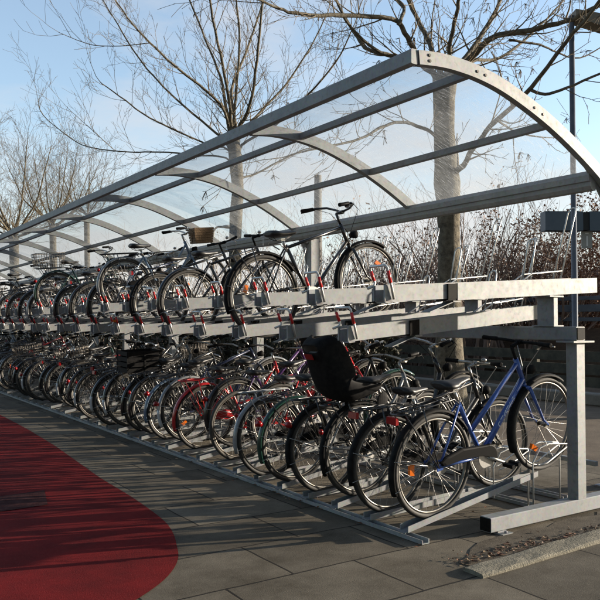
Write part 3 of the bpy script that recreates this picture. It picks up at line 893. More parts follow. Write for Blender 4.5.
UPB = [
 (5, dict(color='black', style='diamond', amber=True, light=None, guard='plastic', bar='swept', barm='black', cguard=None, scale=1.06, dp=.022, wa=(-65, 40)), 'black gents bicycle standing alone nearest the right end of the upper tier', -.0, -.04),
 (9, dict(color='black', style='diamond', guard='black', bar='straight', barm='plastic', rack=None, light=None, cguard=None), 'black crossbar bicycle with straight handlebar, second from the right in the upper tier', .0, -.12),
 (11, dict(color='black', style='diamond', fork='white', guard='plastic', bar='straight', barm='plastic', light=3), 'black upper tier bicycle with a white fork', .0, .15),
 (14, dict(color='slate_blue', style='step', guard='silver', basket=('solid', 'wicker'), bar='swept', light=2), 'grey blue step-through bicycle with a small tan wicker basket', .0, -.1),
 (15, dict(color='navy', style='diamond', guard='black', bar='straight', amber=True, light=None), 'dark blue upper tier bicycle with amber spoke reflectors', .0, .2),
 (17, dict(color='black', style='step', guard='black', basket=('front', 'steel'), light=3), 'black step-through upper bicycle with steel front basket', .0, -.1),
 (19, dict(color='black', style='swan', guard='black', light=3), 'black low-framed upper bicycle beside the one with the wire basket', .0, .0),
 (22, dict(color='dark_green', style='step', guard='dark_green', basket=('rear', 'steel'), light=1), 'dark green upper bicycle with a wire basket on its rear rack', .0, .1),
 (23, dict(color='black', style='diamond', guard='silver', bar='straight', light=None), 'black upper bicycle with silver mudguards toward the far end', .0, .1),
 (25, dict(color='grey', style='step', guard='black'), 'grey step-through upper bicycle toward the far end', .03, -.2),
 (27, dict(color='black', style='diamond', guard='black'), 'dark bicycle at the far left end of the upper tier', 0, .1),
 (29, dict(color='navy', style='diamond', guard='black'), 'dark bicycle at the far left end of the upper tier', 0, .1),
 (32, dict(color='black', style='step', guard='black', light=2), 'dark bicycle at the far left end of the upper tier', 0, .1),
 (35, dict(color='black', style='diamond', guard='black', light=None), 'dark bicycle at the far left end of the upper tier', 0, .1),
 (39, dict(color='grey', style='diamond', guard='black', light=None), 'dark bicycle at the far left end of the upper tier', 0, .1),
]
for (n, sp, lab, dx, st) in UPB:
    hi = n % 2 == 0; y = Y0+DP*n
    x = 3.35+dx
    sl = .0565 if hi else .089
    z = ((1.533 if hi else 1.295)+sl*(x-3.66))-.012
    bicycle((x, y, z), math.atan(sl)+.035+sp.get('dp', 0), sp, rng, lab, 'bicycles in the upper tier' if n < 27 else 'bicycles at the far end of the upper tier', steer=st, lean=rng.uniform(-.02, .02))

# ------------------------------------------------------------------ ground
def paving_mat():
    m = bpy.data.materials.new('concrete_paving_slabs'); m.use_nodes = True
    nt = m.node_tree; N = nt.nodes; L = nt.links; b = N['Principled BSDF']
    tc = N.new('ShaderNodeTexCoord'); mp = N.new('ShaderNodeMapping'); mp.inputs['Location'].default_value = (-.155, .075, 0)
    L.new(tc.outputs['Object'], mp.inputs['Vector'])
    wn = N.new('ShaderNodeTexNoise'); wn.inputs['Scale'].default_value = 3; wn.inputs['Detail'].default_value = 4
    va = N.new('ShaderNodeMix'); va.data_type = 'RGBA'; va.blend_type = 'LINEAR_LIGHT'; va.inputs[0].default_value = .012
    L.new(tc.outputs['Object'], wn.inputs['Vector']); L.new(mp.outputs['Vector'], va.inputs[6]); L.new(wn.outputs['Color'], va.inputs[7])
    br = N.new('ShaderNodeTexBrick'); br.offset = .5; br.squash = 1
    br.inputs['Scale'].default_value = 1; br.inputs['Brick Width'].default_value = .84; br.inputs['Row Height'].default_value = .585
    br.inputs['Mortar Size'].default_value = .0080; br.inputs['Mortar Smooth'].default_value = .3; br.inputs['Bias'].default_value = 0
    br.inputs['Color1'].default_value = (.115, .100, .078, 1); br.inputs['Color2'].default_value = (.215, .190, .150, 1); br.inputs['Mortar'].default_value = (.026, .022, .017, 1)
    L.new(va.outputs[2], br.inputs['Vector'])
    n1 = N.new('ShaderNodeTexNoise'); n1.inputs['Scale'].default_value = 1.6; n1.inputs['Detail'].default_value = 9; n1.inputs['Roughness'].default_value = .72
    n2 = N.new('ShaderNodeTexNoise'); n2.inputs['Scale'].default_value = 140; n2.inputs['Detail'].default_value = 4; n2.inputs['Roughness'].default_value = .8
    for n in (n1, n2): L.new(tc.outputs['Object'], n.inputs['Vector'])
    r1 = N.new('ShaderNodeValToRGB'); e = r1.color_ramp.elements; e[0].position = .34; e[0].color = (.46, .43, .38, 1); e[1].position = .66; e[1].color = (1.15, 1.13, 1.1, 1)
    L.new(n1.outputs['Fac'], r1.inputs['Fac'])
    r2 = N.new('ShaderNodeValToRGB'); e = r2.color_ramp.elements; e[0].position = .36; e[0].color = (.55, .54, .52, 1); e[1].position = .66; e[1].color = (1.15, 1.15, 1.14, 1)
    L.new(n2.outputs['Fac'], r2.inputs['Fac'])
    a = N.new('ShaderNodeMix'); a.data_type = 'RGBA'; a.blend_type = 'MULTIPLY'; a.inputs[0].default_value = 1
    L.new(br.outputs['Color'], a.inputs[6]); L.new(r1.outputs['Color'], a.inputs[7])
    c = N.new('ShaderNodeMix'); c.data_type = 'RGBA'; c.blend_type = 'MULTIPLY'; c.inputs[0].default_value = .8
    L.new(a.outputs[2], c.inputs[6]); L.new(r2.outputs['Color'], c.inputs[7])
    L.new(c.outputs[2], b.inputs['Base Color'])
    b.inputs['Roughness'].default_value = .82; b.inputs['Specular IOR Level'].default_value = .22
    h = N.new('ShaderNodeMath'); h.operation = 'MULTIPLY_ADD'; h.inputs[1].default_value = -1.0
    L.new(br.outputs['Fac'], h.inputs[0]); L.new(n2.outputs['Fac'], h.inputs[2])
    bp = N.new('ShaderNodeBump'); bp.inputs['Strength'].default_value = .55; bp.inputs['Distance'].default_value = .006
    L.new(h.outputs[0], bp.inputs['Height']); L.new(bp.outputs['Normal'], b.inputs['Normal'])
    return m


def gritty(name, c1, c2, c3, s1=2, s2=180, rough=.85, bump=.5, spec=.25):
    m = bpy.data.materials.new(name); m.use_nodes = True
    nt = m.node_tree; N = nt.nodes; L = nt.links; b = N['Principled BSDF']
    tc = N.new('ShaderNodeTexCoord')
    n1 = N.new('ShaderNodeTexNoise'); n1.inputs['Scale'].default_value = s1; n1.inputs['Detail'].default_value = 8; n1.inputs['Roughness'].default_value = .7
    n2 = N.new('ShaderNodeTexNoise'); n2.inputs['Scale'].default_value = s2; n2.inputs['Detail'].default_value = 3; n2.inputs['Roughness'].default_value = .7
    for n in (n1, n2): L.new(tc.outputs['Object'], n.inputs['Vector'])
    r = N.new('ShaderNodeValToRGB'); e = r.color_ramp.elements; e[0].position = .35; e[0].color = (*c1, 1); e[1].position = .68; e[1].color = (*c2, 1)
    L.new(n1.outputs['Fac'], r.inputs['Fac'])
    r2 = N.new('ShaderNodeValToRGB'); e = r2.color_ramp.elements; e[0].position = .60; e[0].color = (0, 0, 0, 1); e[1].position = .75; e[1].color = (1, 1, 1, 1)
    L.new(n2.outputs['Fac'], r2.inputs['Fac'])
    mx = N.new('ShaderNodeMix'); mx.data_type = 'RGBA'; L.new(r2.outputs['Color'], mx.inputs[0]); L.new(r.outputs['Color'], mx.inputs[6]); mx.inputs[7].default_value = (*c3, 1)
    L.new(mx.outputs[2], b.inputs['Base Color']); b.inputs['Roughness'].default_value = rough; b.inputs['Specular IOR Level'].default_value = spec
    bp = N.new('ShaderNodeBump'); bp.inputs['Strength'].default_value = bump; bp.inputs['Distance'].default_value = .006
    L.new(n2.outputs['Fac'], bp.inputs['Height']); L.new(bp.outputs['Normal'], b.inputs['Normal'])
    return m


b = MB(); b.quad((-900, -900, -.03), (900, -900, -.03), (900, 900, -.03), (-900, 900, -.03))
tag(b.build('ground', gritty('bare_earth', (.10, .074, .050), (.19, .145, .10), (.25, .19, .125), 1.1, 45)), kind='structure')
b = MB(); b.quad((-25, -12, 0), (6.35, -12, 0), (6.35, 70, 0), (-25, 70, 0))
tag(b.build('pavement', paving_mat()), kind='structure')
# strip of soil in front of the foot beam
rs = random.Random(3); b = MB(); top = []; bt = []
for k in range(25):
    x = 3.16+k*.13; w_ = min(1, .15+k*.22); top.append((x+rs.uniform(-.03, .03), 3.02+.27*w_+rs.uniform(-.04, .03), .004)); bt.append((x, 2.965+rs.uniform(-.012, .01), .004))
for k in range(24): b.quad(bt[k], bt[k+1], top[k+1], top[k])
tag(b.build('soil_strip', gritty('dark_soil', (.060, .047, .033), (.135, .112, .082), (.20, .17, .13), 9, 120)), kind='structure')
# red cycle lane with a rounded end
edge = [(2.62, 60), (2.56, 22), (2.457, 11.754), (2.378, 8.957), (2.29, 7.6), (2.208, 6.498), (2.175, 5.66), (2.115, 4.937), (2.045, 4.58), (1.945, 4.286), (1.84, 4.03), (1.70, 3.82), (1.53, 3.65), (1.30, 3.49), (1.0, 3.36), (.6, 3.25), (.1, 3.19), (-.6, 3.2), (-1.5, 3.4), (-2.4, 3.9), (-3.0, 4.6), (-3.4, 5.6), (-3.6, 8), (-3.6, 60)]
sm = dens(edge, 4)
b = MB(); b.quad(*[(x, y, .004) for x, y in reversed(sm)])
tag(b.build('cycle_lane', gritty('red_asphalt', (.085, .0045, .0055), (.18, .009, .0095), (.27, .032, .028), 2.1, 150, .9, .6, .12)), kind='structure')
b = MB(); b.quad((.75, 5.70, .008), (1.55, 5.74, .008), (1.66, 6.25, .008), (.78, 6.20, .008))
dr = b.build('drain_cover', gritty('worn_iron_cover', (.035, .013, .013), (.075, .035, .034), (.13, .010, .010), 14, 60, .95, .8, .05))
tag(dr, kind='structure')
# loose granite edging
b = MB(); ex = Vector((3.085, 2.875, 0)); n = 26; secs = []
rs = random.Random(8)
for k in range(n+1):
    x = 3.07+k*.135; y0 = 2.80+(x-3.07)*.035; w = .155
    j = lambda: rs.uniform(-.004, .004)
    secs.append([(x+j(), y0+j(), -.02), (x+j(), y0+j()+.002, .014+j()), (x+j(), y0+.012+j(), .022+j()), (x+j(), y0+w*.5, .025+j()), (x+j(), y0+w-.012+j(), .022+j()), (x+j(), y0+w+j(), .014+j()), (x+j(), y0+w, -.02)])
b.loft(secs, False)
MGR = gritty('speckled_granite', (.15, .138, .105), (.27, .245, .19), (.07, .063, .05), 12, 70, .9, 2.0)
tag(b.build('edging_stone', MGR), 'long rough granite edging stone lying before the steel foot beam', 'edging stone')
b = MB(); y = -6; rs = random.Random(4)
while y < 48:
    l = rs.uniform(.9, 1.1); b.cbox((11.15, y, -.03), (11.45, y+l-.012, .17+rs.uniform(-.006, .006)), .02); y += l
tag(b.build('kerb', gritty('pale_kerb_stone', (.17, .155, .13), (.27, .25, .21), (.09, .08, .07), 4, 80)), kind='structure')

# fallen leaves and grit, a few dozen around the foot beam: one uncountable litter
b = MB(); rs = random.Random(21)
for k in range(900):
    if k < 300: x, y = 3.1+abs(rs.gauss(0, 1.1)), 3.0+abs(rs.gauss(0, .07))
    elif k < 600: x, y = rs.gauss(3.2, .05), rs.uniform(3.4, 16)
    else: x, y = rs.uniform(3.3, 5.6), rs.uniform(3.4, 14)
    a = rs.uniform(0, 6.28); s = rs.uniform(.005, .016) if k % 9 else rs.uniform(.02, .032); z = .007+rs.uniform(0, .004)
    c, d = math.cos(a)*s, math.sin(a)*s
    b.m = 0 if rs.random() < .7 else 1
    b.quad((x-c, y-d, z), (x+d*.6, y-c*.6, z+rs.uniform(0, .010)), (x+c, y+d, z+rs.uniform(0, .006)), (x-d*.6, y+c*.6, z+rs.uniform(0, .010)))
MLEAF = mat('dead_leaf', (.17, .07, .03), .7, 0, var=((.09, .04, .02), 3))
tag(b.build('leaf_litter', [MLEAF, mat('pale_dead_leaf', (.30, .20, .11), .7)]), kind='stuff')

# ------------------------------------------------------------------ trees
BARK = mat('ash_bark', (.065, .053, .036), .9, 0, var=((.21, .18, .125), 11), bump=1.0, dist=.06, detail=12)
TWIG = mat('twig_bark', (.105, .078, .048), .85, 0, var=((.22, .17, .10), 5))
KEYS = mat('dry_ash_keys', (.10, .075, .05), .8)


def wiggle(rng, s): return Vector((rng.uniform(-s, s), rng.uniform(-s, s), rng.uniform(-s, s)))


def sprout(b, p, d, L, r, lvl, rng, trop=.25, keys=False, spread=.8, dens_=1.0):
    n = max(2, int(L/(.25 if lvl < 2 else .16))) if L > .3 else 2
    n = min(n, 9); pts = [p.copy()]; dd = d.normalized(); ds = []
    for k in range(n):
        dd = (dd+wiggle(rng, .16 if lvl < 3 else .21)+Vector((0, 0, trop*.45))).normalized()
        pts.append(pts[-1]+dd*(L/n)); ds.append(dd.copy())
    rs_ = [max(r*(1-.75*k/n), .0035) for k in range(n+1)]
    b.tube(pts, rs_, 5 if r > .03 else (4 if r > .012 else 3), cap=False)
    if lvl <= 0 or L < .16:
        if keys and rng.random() < .10:
            e = pts[-1]
            for _ in range(7):
                q = e+wiggle(rng, .06)-Vector((0, 0, .06)); b.m = 1
                b.tube([e, q], .0042, 3, cap=False); b.m = 0
        return
    m = max(2, int((2.3+L*1.5)*dens_))
    for k in range(m):
        t = .22+.78*(k+rng.random())/m; t = min(t, .985)
        i = min(int(t*n), n-1); q = pts[i].lerp(pts[i+1], t*n-i)
        s = ds[i].cross(wiggle(rng, 1)).normalized()
        nd = (ds[i]+s*spread*rng.uniform(.6, 1.2)).normalized()
        sprout(b, q, nd, L*rng.uniform(.34, .58), max(rs_[i]*.55, .004), lvl-1, rng, trop, keys, spread, dens_)


def limb(b, br, pts, r0, r1, rng, lvl=2, lmin=.5, lmax=1.3, gap=.28, trop=.2, start=.15, keys=False, spread=.9):
    pts = [Vector(p) for p in pts]
    # densify with catmull-rom
    d = []
    for k in range(len(pts)-1):
        p0 = pts[max(k-1, 0)]; p1 = pts[k]; p2 = pts[k+1]; p3 = pts[min(k+2, len(pts)-1)]
        for j in range(4):
            t = j/4
            d.append(.5*(2*p1+(p2-p0)*t+(2*p0-5*p1+4*p2-p3)*t*t+(3*p1-p0-3*p2+p3)*t**3))
    d.append(pts[-1])
    N = len(d)
    d = [d[0]]+[q+wiggle(rng, (r0+r1)*.10) for q in d[1:]]
    r0 *= .55; r1 *= .62
    rs_ = [r0+(r1-r0)*k/(N-1) for k in range(N)]
    b.tube(d, rs_, 9 if r0 > .08 else 6)
    tot = 0
    for k in range(1, N):
        seg = (d[k]-d[k-1]); tot += seg.length
        if k/N < start: tot = 0; continue
        while tot > gap:
            tot -= gap*rng.uniform(.7, 1.3)
            t = seg.normalized(); s = t.cross(wiggle(rng, 1)).normalized()
            nd = (t*.8+s*spread*rng.uniform(.6, 1.2)).normalized()
            sprout(br, d[k].lerp(d[k-1], rng.random()), nd, rng.uniform(lmin, lmax), max(rs_[k]*.38, .008), lvl, rng, trop, keys)
    t = (d[-1]-d[-2]).normalized()
    sprout(br, d[-1], t, lmax, r1*.9, lvl, rng, trop, keys)


def tree(name, label, base, trunk, limbs, rng, group='bare trees behind the shelter', **k):
    t = thing(name, label, 'tree', base, group)
    b, br = MB(), MB()
    pts = [Vector(p) for p, r in trunk]; b.tube(pts, [r for p, r in trunk], 16)
    for l in limbs:
        kk = dict(k); pts, r0, r1 = [Vector(q) for q in l[0]], l[1], l[2]
        for i in range(len(trunk)-1):                   # root the limb inside the trunk
            a, c = Vector(trunk[i][0]), Vector(trunk[i+1][0])
            t_ = max(0, min(1, (pts[0]-a).dot(c-a)/(c-a).length_squared)); q = a.lerp(c, t_)
            if (q-pts[0]).length < .75 and a.z > 1.5:
                pts = [q-Vector((0, 0, .22))]+pts; break
        if len(l) > 3: kk.update(l[3])
        limb(b, br, pts, r0, r1, rng, **kk)
    o = Vector(base)
    for q in (b, br): q.v = [(x-o.x, y-o.y, z-o.z) for x, y, z in q.v]
    b.build('trunk', BARK, t); br.build('crown', [TWIG, KEYS], t)
    return t


# tree right behind the near end
S1 = 12.0
p1 = lambda u, v, d=0: P(u, v, S1+d)
tr1 = [(p1(451, 412), .34), (p1(450, 392), .27), (p1(449, 340), .215), (p1(449, 280), .185), (p1(449, 235), .172), (p1(448, 200), .19), (p1(447, 183), .215), (p1(446, 165), .185), (p1(444, 130), .165), (p1(444, 100), .175), (p1(445, 78), .20)]
l1 = [
 ([p1(445, 84), p1(470, 60, -.2), p1(496, 36, -.6), p1(540, 28, -1.1), p1(575, 18, -1.5), p1(612, -4, -1.9)], .125, .045),
 ([p1(447, 82), p1(472, 50, .5), p1(490, 22, .9), p1(502, -4, 1.2), p1(515, -40, 1.6)], .11, .04),
 ([p1(443, 82), p1(430, 44, .7), p1(418, 20, 1.2), p1(407, -4, 1.6), p1(398, -40, 2)], .11, .04),
 ([p1(446, 80), p1(450, 46, -.4), p1(456, 15, -.8), p1(461, -10, -1.1), p1(468, -45, -1.4)], .09, .035),
 ([p1(441, 84), p1(418, 58, -.3), p1(408, 38, -.7), p1(392, 19, -1), p1(343, 16, -1.4), p1(301, 14, -1.8), p1(278, 8, -2), p1(255, -2, -2.3)], .10, .025),
 ([p1(441, 88), p1(420, 64, .4), p1(397, 57, .7), p1(369, 50, .9), p1(357, 37, 1.1), p1(343, 14, 1.3), p1(333, -6, 1.5)], .095, .03),
 ([p1(390, 55, .75), p1(376, 50, .6), p1(350, 26, .2), p1(338, 5, 0)], .06, .03),
 ([p1(398, 24, -1), p1(404, 8, -.8), p1(392, -4, -.5), p1(380, -25, -.2)], .055, .03),
 ([p1(452, 180), p1(463, 165, -.3), p1(478, 142, -.7), p1(497, 120, -1.1), p1(531, 88, -1.7), p1(565, 44, -2.2), p1(600, 2, -2.7), p1(622, -30, -3)], .105, .03),
 ([p1(531, 90, -1.7), p1(545, 94, -1.8), p1(566, 88, -2), p1(600, 74, -2.3), p1(625, 68, -2.5)], .045, .02, dict(gap=.35)),
 ([p1(438, 142), p1(422, 128, -.2), p1(400, 122, -.4), p1(380, 128, -.6), p1(360, 139, -.9), p1(330, 146, -1.2), p1(302, 152, -1.5)], .065, .02, dict(trop=.1)),
 ([p1(497, 120, -1.1), p1(512, 130, -.9), p1(532, 136, -.7), p1(552, 138, -.5)], .035, .012, dict(gap=.4)),
 ([p1(509, 40, -.8), p1(540, 45, -.6), p1(556, 52, -.4), p1(580, 58, -.2), p1(606, 44, 0)], .035, .015, dict(gap=.35)),
 ([p1(470, 62, .2), p1(500, 58, .9), p1(530, 35, 1.6), p1(560, 5, 2.2)], .07, .025),
]
tree('ash_tree', 'large bare ash tree with a forked trunk right behind the near end of the shelter', tuple(p1(451, 412))[:2]+(0,), tr1, l1, random.Random(31), lvl=2, lmin=.45, lmax=1.15, gap=.25, trop=.22, keys=True)

S2 = 20.0
p2 = lambda u, v, d=0: P(u, v, S2+d)
tr2 = [(p2(236, 376), .30), (p2(236, 350), .23), (p2(235, 300), .185), (p2(235, 245), .16), (p2(236, 215), .175), (p2(238, 190), .155), (p2(236, 165), .18), (p2(234, 145), .17), (p2(233, 128), .15)]
l2 = [
 ([p2(230, 132), p2(224, 95, .5), p2(221, 78, .8), p2(206, 40, 1.2), p2(190, 0, 1.5), p2(184, -30, 1.8)], .10, .03),
 ([p2(232, 130), p2(227, 85, -.4), p2(215, 30, -.9), p2(208, -10, -1.2), p2(202, -45, -1.4)], .10, .03),
 ([p2(236, 128), p2(232, 90, .8), p2(246, 52, 1.6), p2(260, 12, 2.2), p2(270, -25, 2.6)], .10, .03),
 ([p2(238, 130), p2(250, 105, -.7), p2(257, 60, -1.3), p2(262, 5, -1.8), p2(266, -30, -2.1)], .10, .03),
 ([p2(230, 135), p2(220, 104, -.5), p2(175, 66, -1.3), p2(150, 43, -1.8), p2(128, 18, -2.2), p2(108, -12, -2.6)], .085, .022),
 ([p2(228, 145), p2(210, 128, .7), p2(172, 95, 1.4), p2(140, 60, 2), p2(118, 25, 2.4), p2(103, 0, 2.8)], .085, .022),
 ([p2(228, 150), p2(205, 143, -.3), p2(150, 118, -.9), p2(125, 100, -1.3), p2(108, 88, -1.6), p2(100, 82, -1.7)], .06, .018),
 ([p2(226, 158), p2(195, 155, .4), p2(160, 152, .8), p2(130, 152, 1.0), p2(93, 148, 1.3), p2(72, 139, 1.5), p2(43, 115, 1.7), p2(38, 98, 1.8)], .055, .014),
 ([p2(112, 148, 1.1), p2(92, 130, 1.2), p2(72, 112, 1.4)], .02, .01, dict(lvl=1)),
 ([p2(240, 135), p2(262, 110, .5), p2(286, 84, 1), p2(310, 48, 1.4), p2(328, 12, 1.8)], .085, .025),
 ([p2(242, 145), p2(272, 128, -.6), p2(306, 97, -1.2), p2(336, 62, -1.8), p2(352, 30, -2.2)], .08, .022),
 ([p2(240, 180), p2(255, 174, .4), p2(290, 156, .9), p2(312, 148, 1.2), p2(340, 152, 1.6)], .07, .02),
 ([p2(232, 140), p2(236, 95, 0), p2(240, 40, .3), p2(236, -5, .5), p2(238, -40, .6)], .09, .03),
 ([p2(150, 43, -1.8), p2(120, 46, -2), p2(93, 45, -2.2), p2(72, 38, -2.4), p2(58, 32, -2.6)], .022, .010, dict(lvl=1)),
]
tree('maple_tree', 'bare broad tree with steep fanned branches behind the middle of the shelter roof', tuple(p2(236, 376))[:2]+(0,), tr2, l2, random.Random(77), lvl=2, lmin=.55, lmax=1.5, gap=.27, trop=.30, spread=.8)


def fan_tree(name, label, u, s, vtop, seed, group, nl=9, w=70, r=.2, vfork=None, kinds=None):
    rng = random.Random(seed); base = P(u, 323, s); gx, gy = base.x, base.y
    ztop = P(u, vtop, s).z; zf = P(u, vfork, s).z if vfork else ztop*.32
    tr = [(Vector((gx, gy, -.05)), r*1.5), (Vector((gx, gy, .4)), r*1.1), (Vector((gx+.05, gy, zf*.6)), r*.95), (Vector((gx, gy+.05, zf)), r)]
    ls = []; wm = w*s/FPX
    for k in range(nl):
        a = 2*PI*(k+rng.random()*.7)/nl; q = rng.uniform(.35, 1.0); h = ztop-(q**2)*(ztop-zf)*.62
        e = Vector((gx+math.cos(a)*wm*q, gy+math.sin(a)*wm*q, h)); o = Vector((gx, gy, zf-.1+rng.uniform(-.1, .3)))
        mid = o.lerp(e, .45)+Vector((math.cos(a), math.sin(a), 0))*wm*q*.18-Vector((0, 0, .1))
        ls.append(([o, o.lerp(mid, .5), mid, e.lerp(mid, .35), e], r*.55, .02))
    return tree(name, label, (gx, gy, 0), tr, ls, rng, group, lvl=2, lmin=.7, lmax=1.7, gap=.22, trop=.20, spread=.95)


fan_tree('bare_tree', 'bare tree at the left edge of the picture beyond the shelter roof', 13, 30, 132, 5, 'bare trees beyond the far end', 11, 82, .19, 236)
fan_tree('bare_tree', 'slim bare tree between the left edge tree and the broad tree', 52, 33, 150, 9, 'bare trees beyond the far end', 10, 66, .15, 226)
fan_tree('bare_tree', 'short spreading bare tree just above the far roof edge', 86, 36, 172, 14, 'bare trees beyond the far end', 9, 46, .14, 218)

# shrubs and brown-leaved bushes along the back
BR2 = mat('shrub_bark', (.17, .12, .095), .9, 0, var=((.30, .22, .18), 3))
BROWN = mat('withered_beech_leaf', (.17, .075, .036), .7, 0, var=((.27, .14, .075), 2))
def shrub_mesh(seed, h, w, leaves, twig=True):
    rng = random.Random(seed); b = MB(); lf = MB()
    for k in range(16):
        a = 2*PI*(k+rng.random())/16; q = rng.random()**.5
        d = Vector((math.cos(a)*q*w/h*1.3, math.sin(a)*q*w/h*1.3, 1)).normalized()
        sprout(b, Vector((math.cos(a)*.25, math.sin(a)*.25, -.05)), d, h*rng.uniform(.7, 1.0), rng.uniform(.03, .06), 3, rng, .10, False, .8, .50)
    n = len(b.v)
    for k in range(leaves):
        c = Vector(b.v[rng.randrange(n//6, n)])+wiggle(rng, .16)
        if c.z < .25: continue
        s = rng.uniform(.03, .055); x = wiggle(rng, 1).normalized(); y = x.cross(wiggle(rng, 1)).normalized()
        lf.quad(c-x*s, c-y*s*.6, c+x*s, c+y*s*.6)
    return b.mesh('branches', BR2), (lf.mesh('leaves', BROWN) if leaves else None)
SHR = [shrub_mesh(1, 3.9, 1.7, 0), shrub_mesh(2, 4.4, 1.9, 0), shrub_mesh(3, 3.4, 2.0, 500), shrub_mesh(4, 4.2, 1.7, 5200), shrub_mesh(5, 3.6, 1.9, 4200)]
rs = random.Random(60)
def shrub(u, s, k, sc, label, group):
    p = P(u, 323, s)
    o = thing('shrub', label, 'shrub', (p.x, p.y, -.03), group, rs.uniform(0, 6.28)); o.scale = (sc, sc, sc*rs.uniform(.95, 1.1))
    link('branches', SHR[k][0], o)
    if SHR[k][1]: link('leaves', SHR[k][1], o)
L0 = 'tall leafless shrub in the thicket behind the bike shelter'; G0 = 'leafless shrubs behind the shelter'
L1 = 'shrub with withered brown leaves in the thicket behind the near end'; G1 = 'brown leaved shrubs'
for (u, s, k, sc) in ((330, 21, 0, .95), (352, 23, 2, 1.0), (372, 20, 1, .9), (392, 22, 2, 1.05), (412, 21, 0, 1.0), (430, 24, 2, 1.1), (470, 19, 1, .95), (492, 21, 0, 1.1), (515, 19.5, 1, 1.0),
                      (300, 24, 1, .95), (275, 26, 0, .95), (250, 28, 2, 1.0), (222, 30, 1, .95), (195, 33, 0, 1.0), (165, 36, 2, 1.0), (135, 38, 1, 1), (105, 42, 0, 1.1), (70, 46, 1, 1.1), (30, 50, 0, 1.2), (-15, 52, 1, 1.2), (560, 21, 0, 1.05), (455, 25, 0, 1.15)):
    shrub(u, s, k, sc, L0, G0)
for (u, s, k, sc) in ((525, 22.5, 3, 1.0), (552, 20.5, 4, 1.05), (578, 22, 3, 1.05), (604, 20.5, 4, 1.1), (415, 26, 4, .95), (628, 21, 3, 1.0)):
    shrub(u, s, k, sc, L1, G1)

# low dark hedge in front of the thicket (one clipped hedge)
HED = mat('dark_hedge_leaf', (.030, .034, .018), .75, 0, var=((.060, .050, .028), 1.5))
rs = random.Random(12); b = MB(); st = MB()
for k in range(30000):
    t = rs.random()**1.5; y = 10.5+t*50; x = 8.9+rs.uniform(-.38, .42); z = rs.uniform(.0, 1.38)+.08*math.sin(y*1.3)
    s = rs.uniform(.032, .06)*(1+t); c = Vector((x, y, z)); q = wiggle(rs, 1).normalized(); w = q.cross(wiggle(rs, 1)).normalized()
    b.quad(c-q*s, c-w*s*.7, c+q*s, c+w*s*.7)
for k in range(160):
    y = 10.5+50*k/160; st.tube([(8.9, y, -.05), (8.9+rs.uniform(-.2, .2), y+rs.uniform(-.2, .2), 1.1)], .025, 5)
hd = thing('hedge', 'low dark clipped hedge running along the back of the bicycle rack', 'hedge', (8.9, 30, 0))
for q in (b, st): q.v = [(x-8.9, y-30, z) for x, y, z in q.v]
b.build('foliage', HED, hd); st.build('stems', BR2, hd)

# dark board fence in front of the hedge
FW = mat('weathered_dark_timber', (.050, .046, .034), .85, 0, var=((.105, .095, .066), 5), bump=.4)
fe = thing('board_fence', 'low dark timber fence with wide horizontal boards behind the rack', 'fence', (12.9, 30, 0))
b = MB(); rs = random.Random(2)
for r_, (z0, z1) in enumerate(((.10, .30), (.36, .56), (.62, .82))):
    y = 5.5-30
    while y < 26:
        l = 2.4; j = rs.uniform(-.008, .008); b.box((-.03, y+.004, z0+j), (0, y+l-.004, z1+j)); y += l
b.build('boards', FW, fe)
y = 5.5-30
while y < 26.1:
    b = MB(); b.box((.0025, y-.05, -.04), (.10, y+.05, .90)); b.build('post', FW, fe); y += 2.4

# steel rail barrier seen beyond the near end
RAIL = mat('grey_blue_painted_steel', (.085, .105, .135), .45, .2, var=((.13, .15, .175), 5))
p = P(606, 323, 18); ra = thing('rail_barrier', 'grey blue steel barrier with horizontal rails in front of the dark bank', 'barrier', (p.x, p.y, 0))
for z0, z1 in ((1.42, 1.52), (1.66, 1.84), (1.95, 2.05)):
    b = MB(); b.cbox((-.03, -6, z0), (.03, 3.4, z1), .006); b.build('rail', RAIL, ra)
for y in range(-6, 4):
    b = MB(); b.cbox((.032, y-.02, -.03), (.10, y+.06, 2.1), .004); b.build('post', RAIL, ra)
# earth bank below the barrier
b = MB(); secs = []
rs = random.Random(6)
for k in range(40):
    y = -6+k*.75
    secs.append([(15.2, y, -.05), (15.6, y, .5+rs.uniform(-.05, .05)), (16.4, y, 1.05+rs.uniform(-.06, .06)), (17.3, y, 1.22+rs.uniform(-.05, .05)), (22, y, 1.22), (22, y, -.05)])
b.loft(secs)
tag(b.build('bank', gritty('leafy_bank', (.055, .036, .022), (.10, .066, .040), (.16, .09, .05), 3, 24, .9, 1.0)), kind='structure')

# low shed with a corrugated roof beyond the barrier
p = P(612, 323, 27); sh = thing('shed', 'low dark shed with a scalloped corrugated roof beyond the barrier', 'shed', (p.x, p.y, 0))
b = MB(); b.box((-1.4, -5, -.05), (1.6, 2.2, 2.75)); b.build('wall', mat('tarred_boards', (.03, .025, .02), .8, 0, var=((.06, .048, .038), 4)), sh)
MT = mat('grey_roof_sheet', (.26, .26, .27), .55, 0, var=((.16, .16, .17), 3))
for row, (xa, xb, za, zb_) in enumerate(((-1.75, -.2, 2.80, 3.12), (-.3, 1.4, 3.16, 3.48))):
    b = MB(); secs = []
    n = 150
    for k in range(n+1):
        y = -5.2+7.6*k/n; w = .055*abs(math.sin(y*PI/.34))
        secs.append([(xa, y, za+w), (xb, y, zb_+w), (xb, y, zb_+w-.03), (xa, y, za+w-.03)])
    b.loft(secs); b.build('roof', MT, sh)

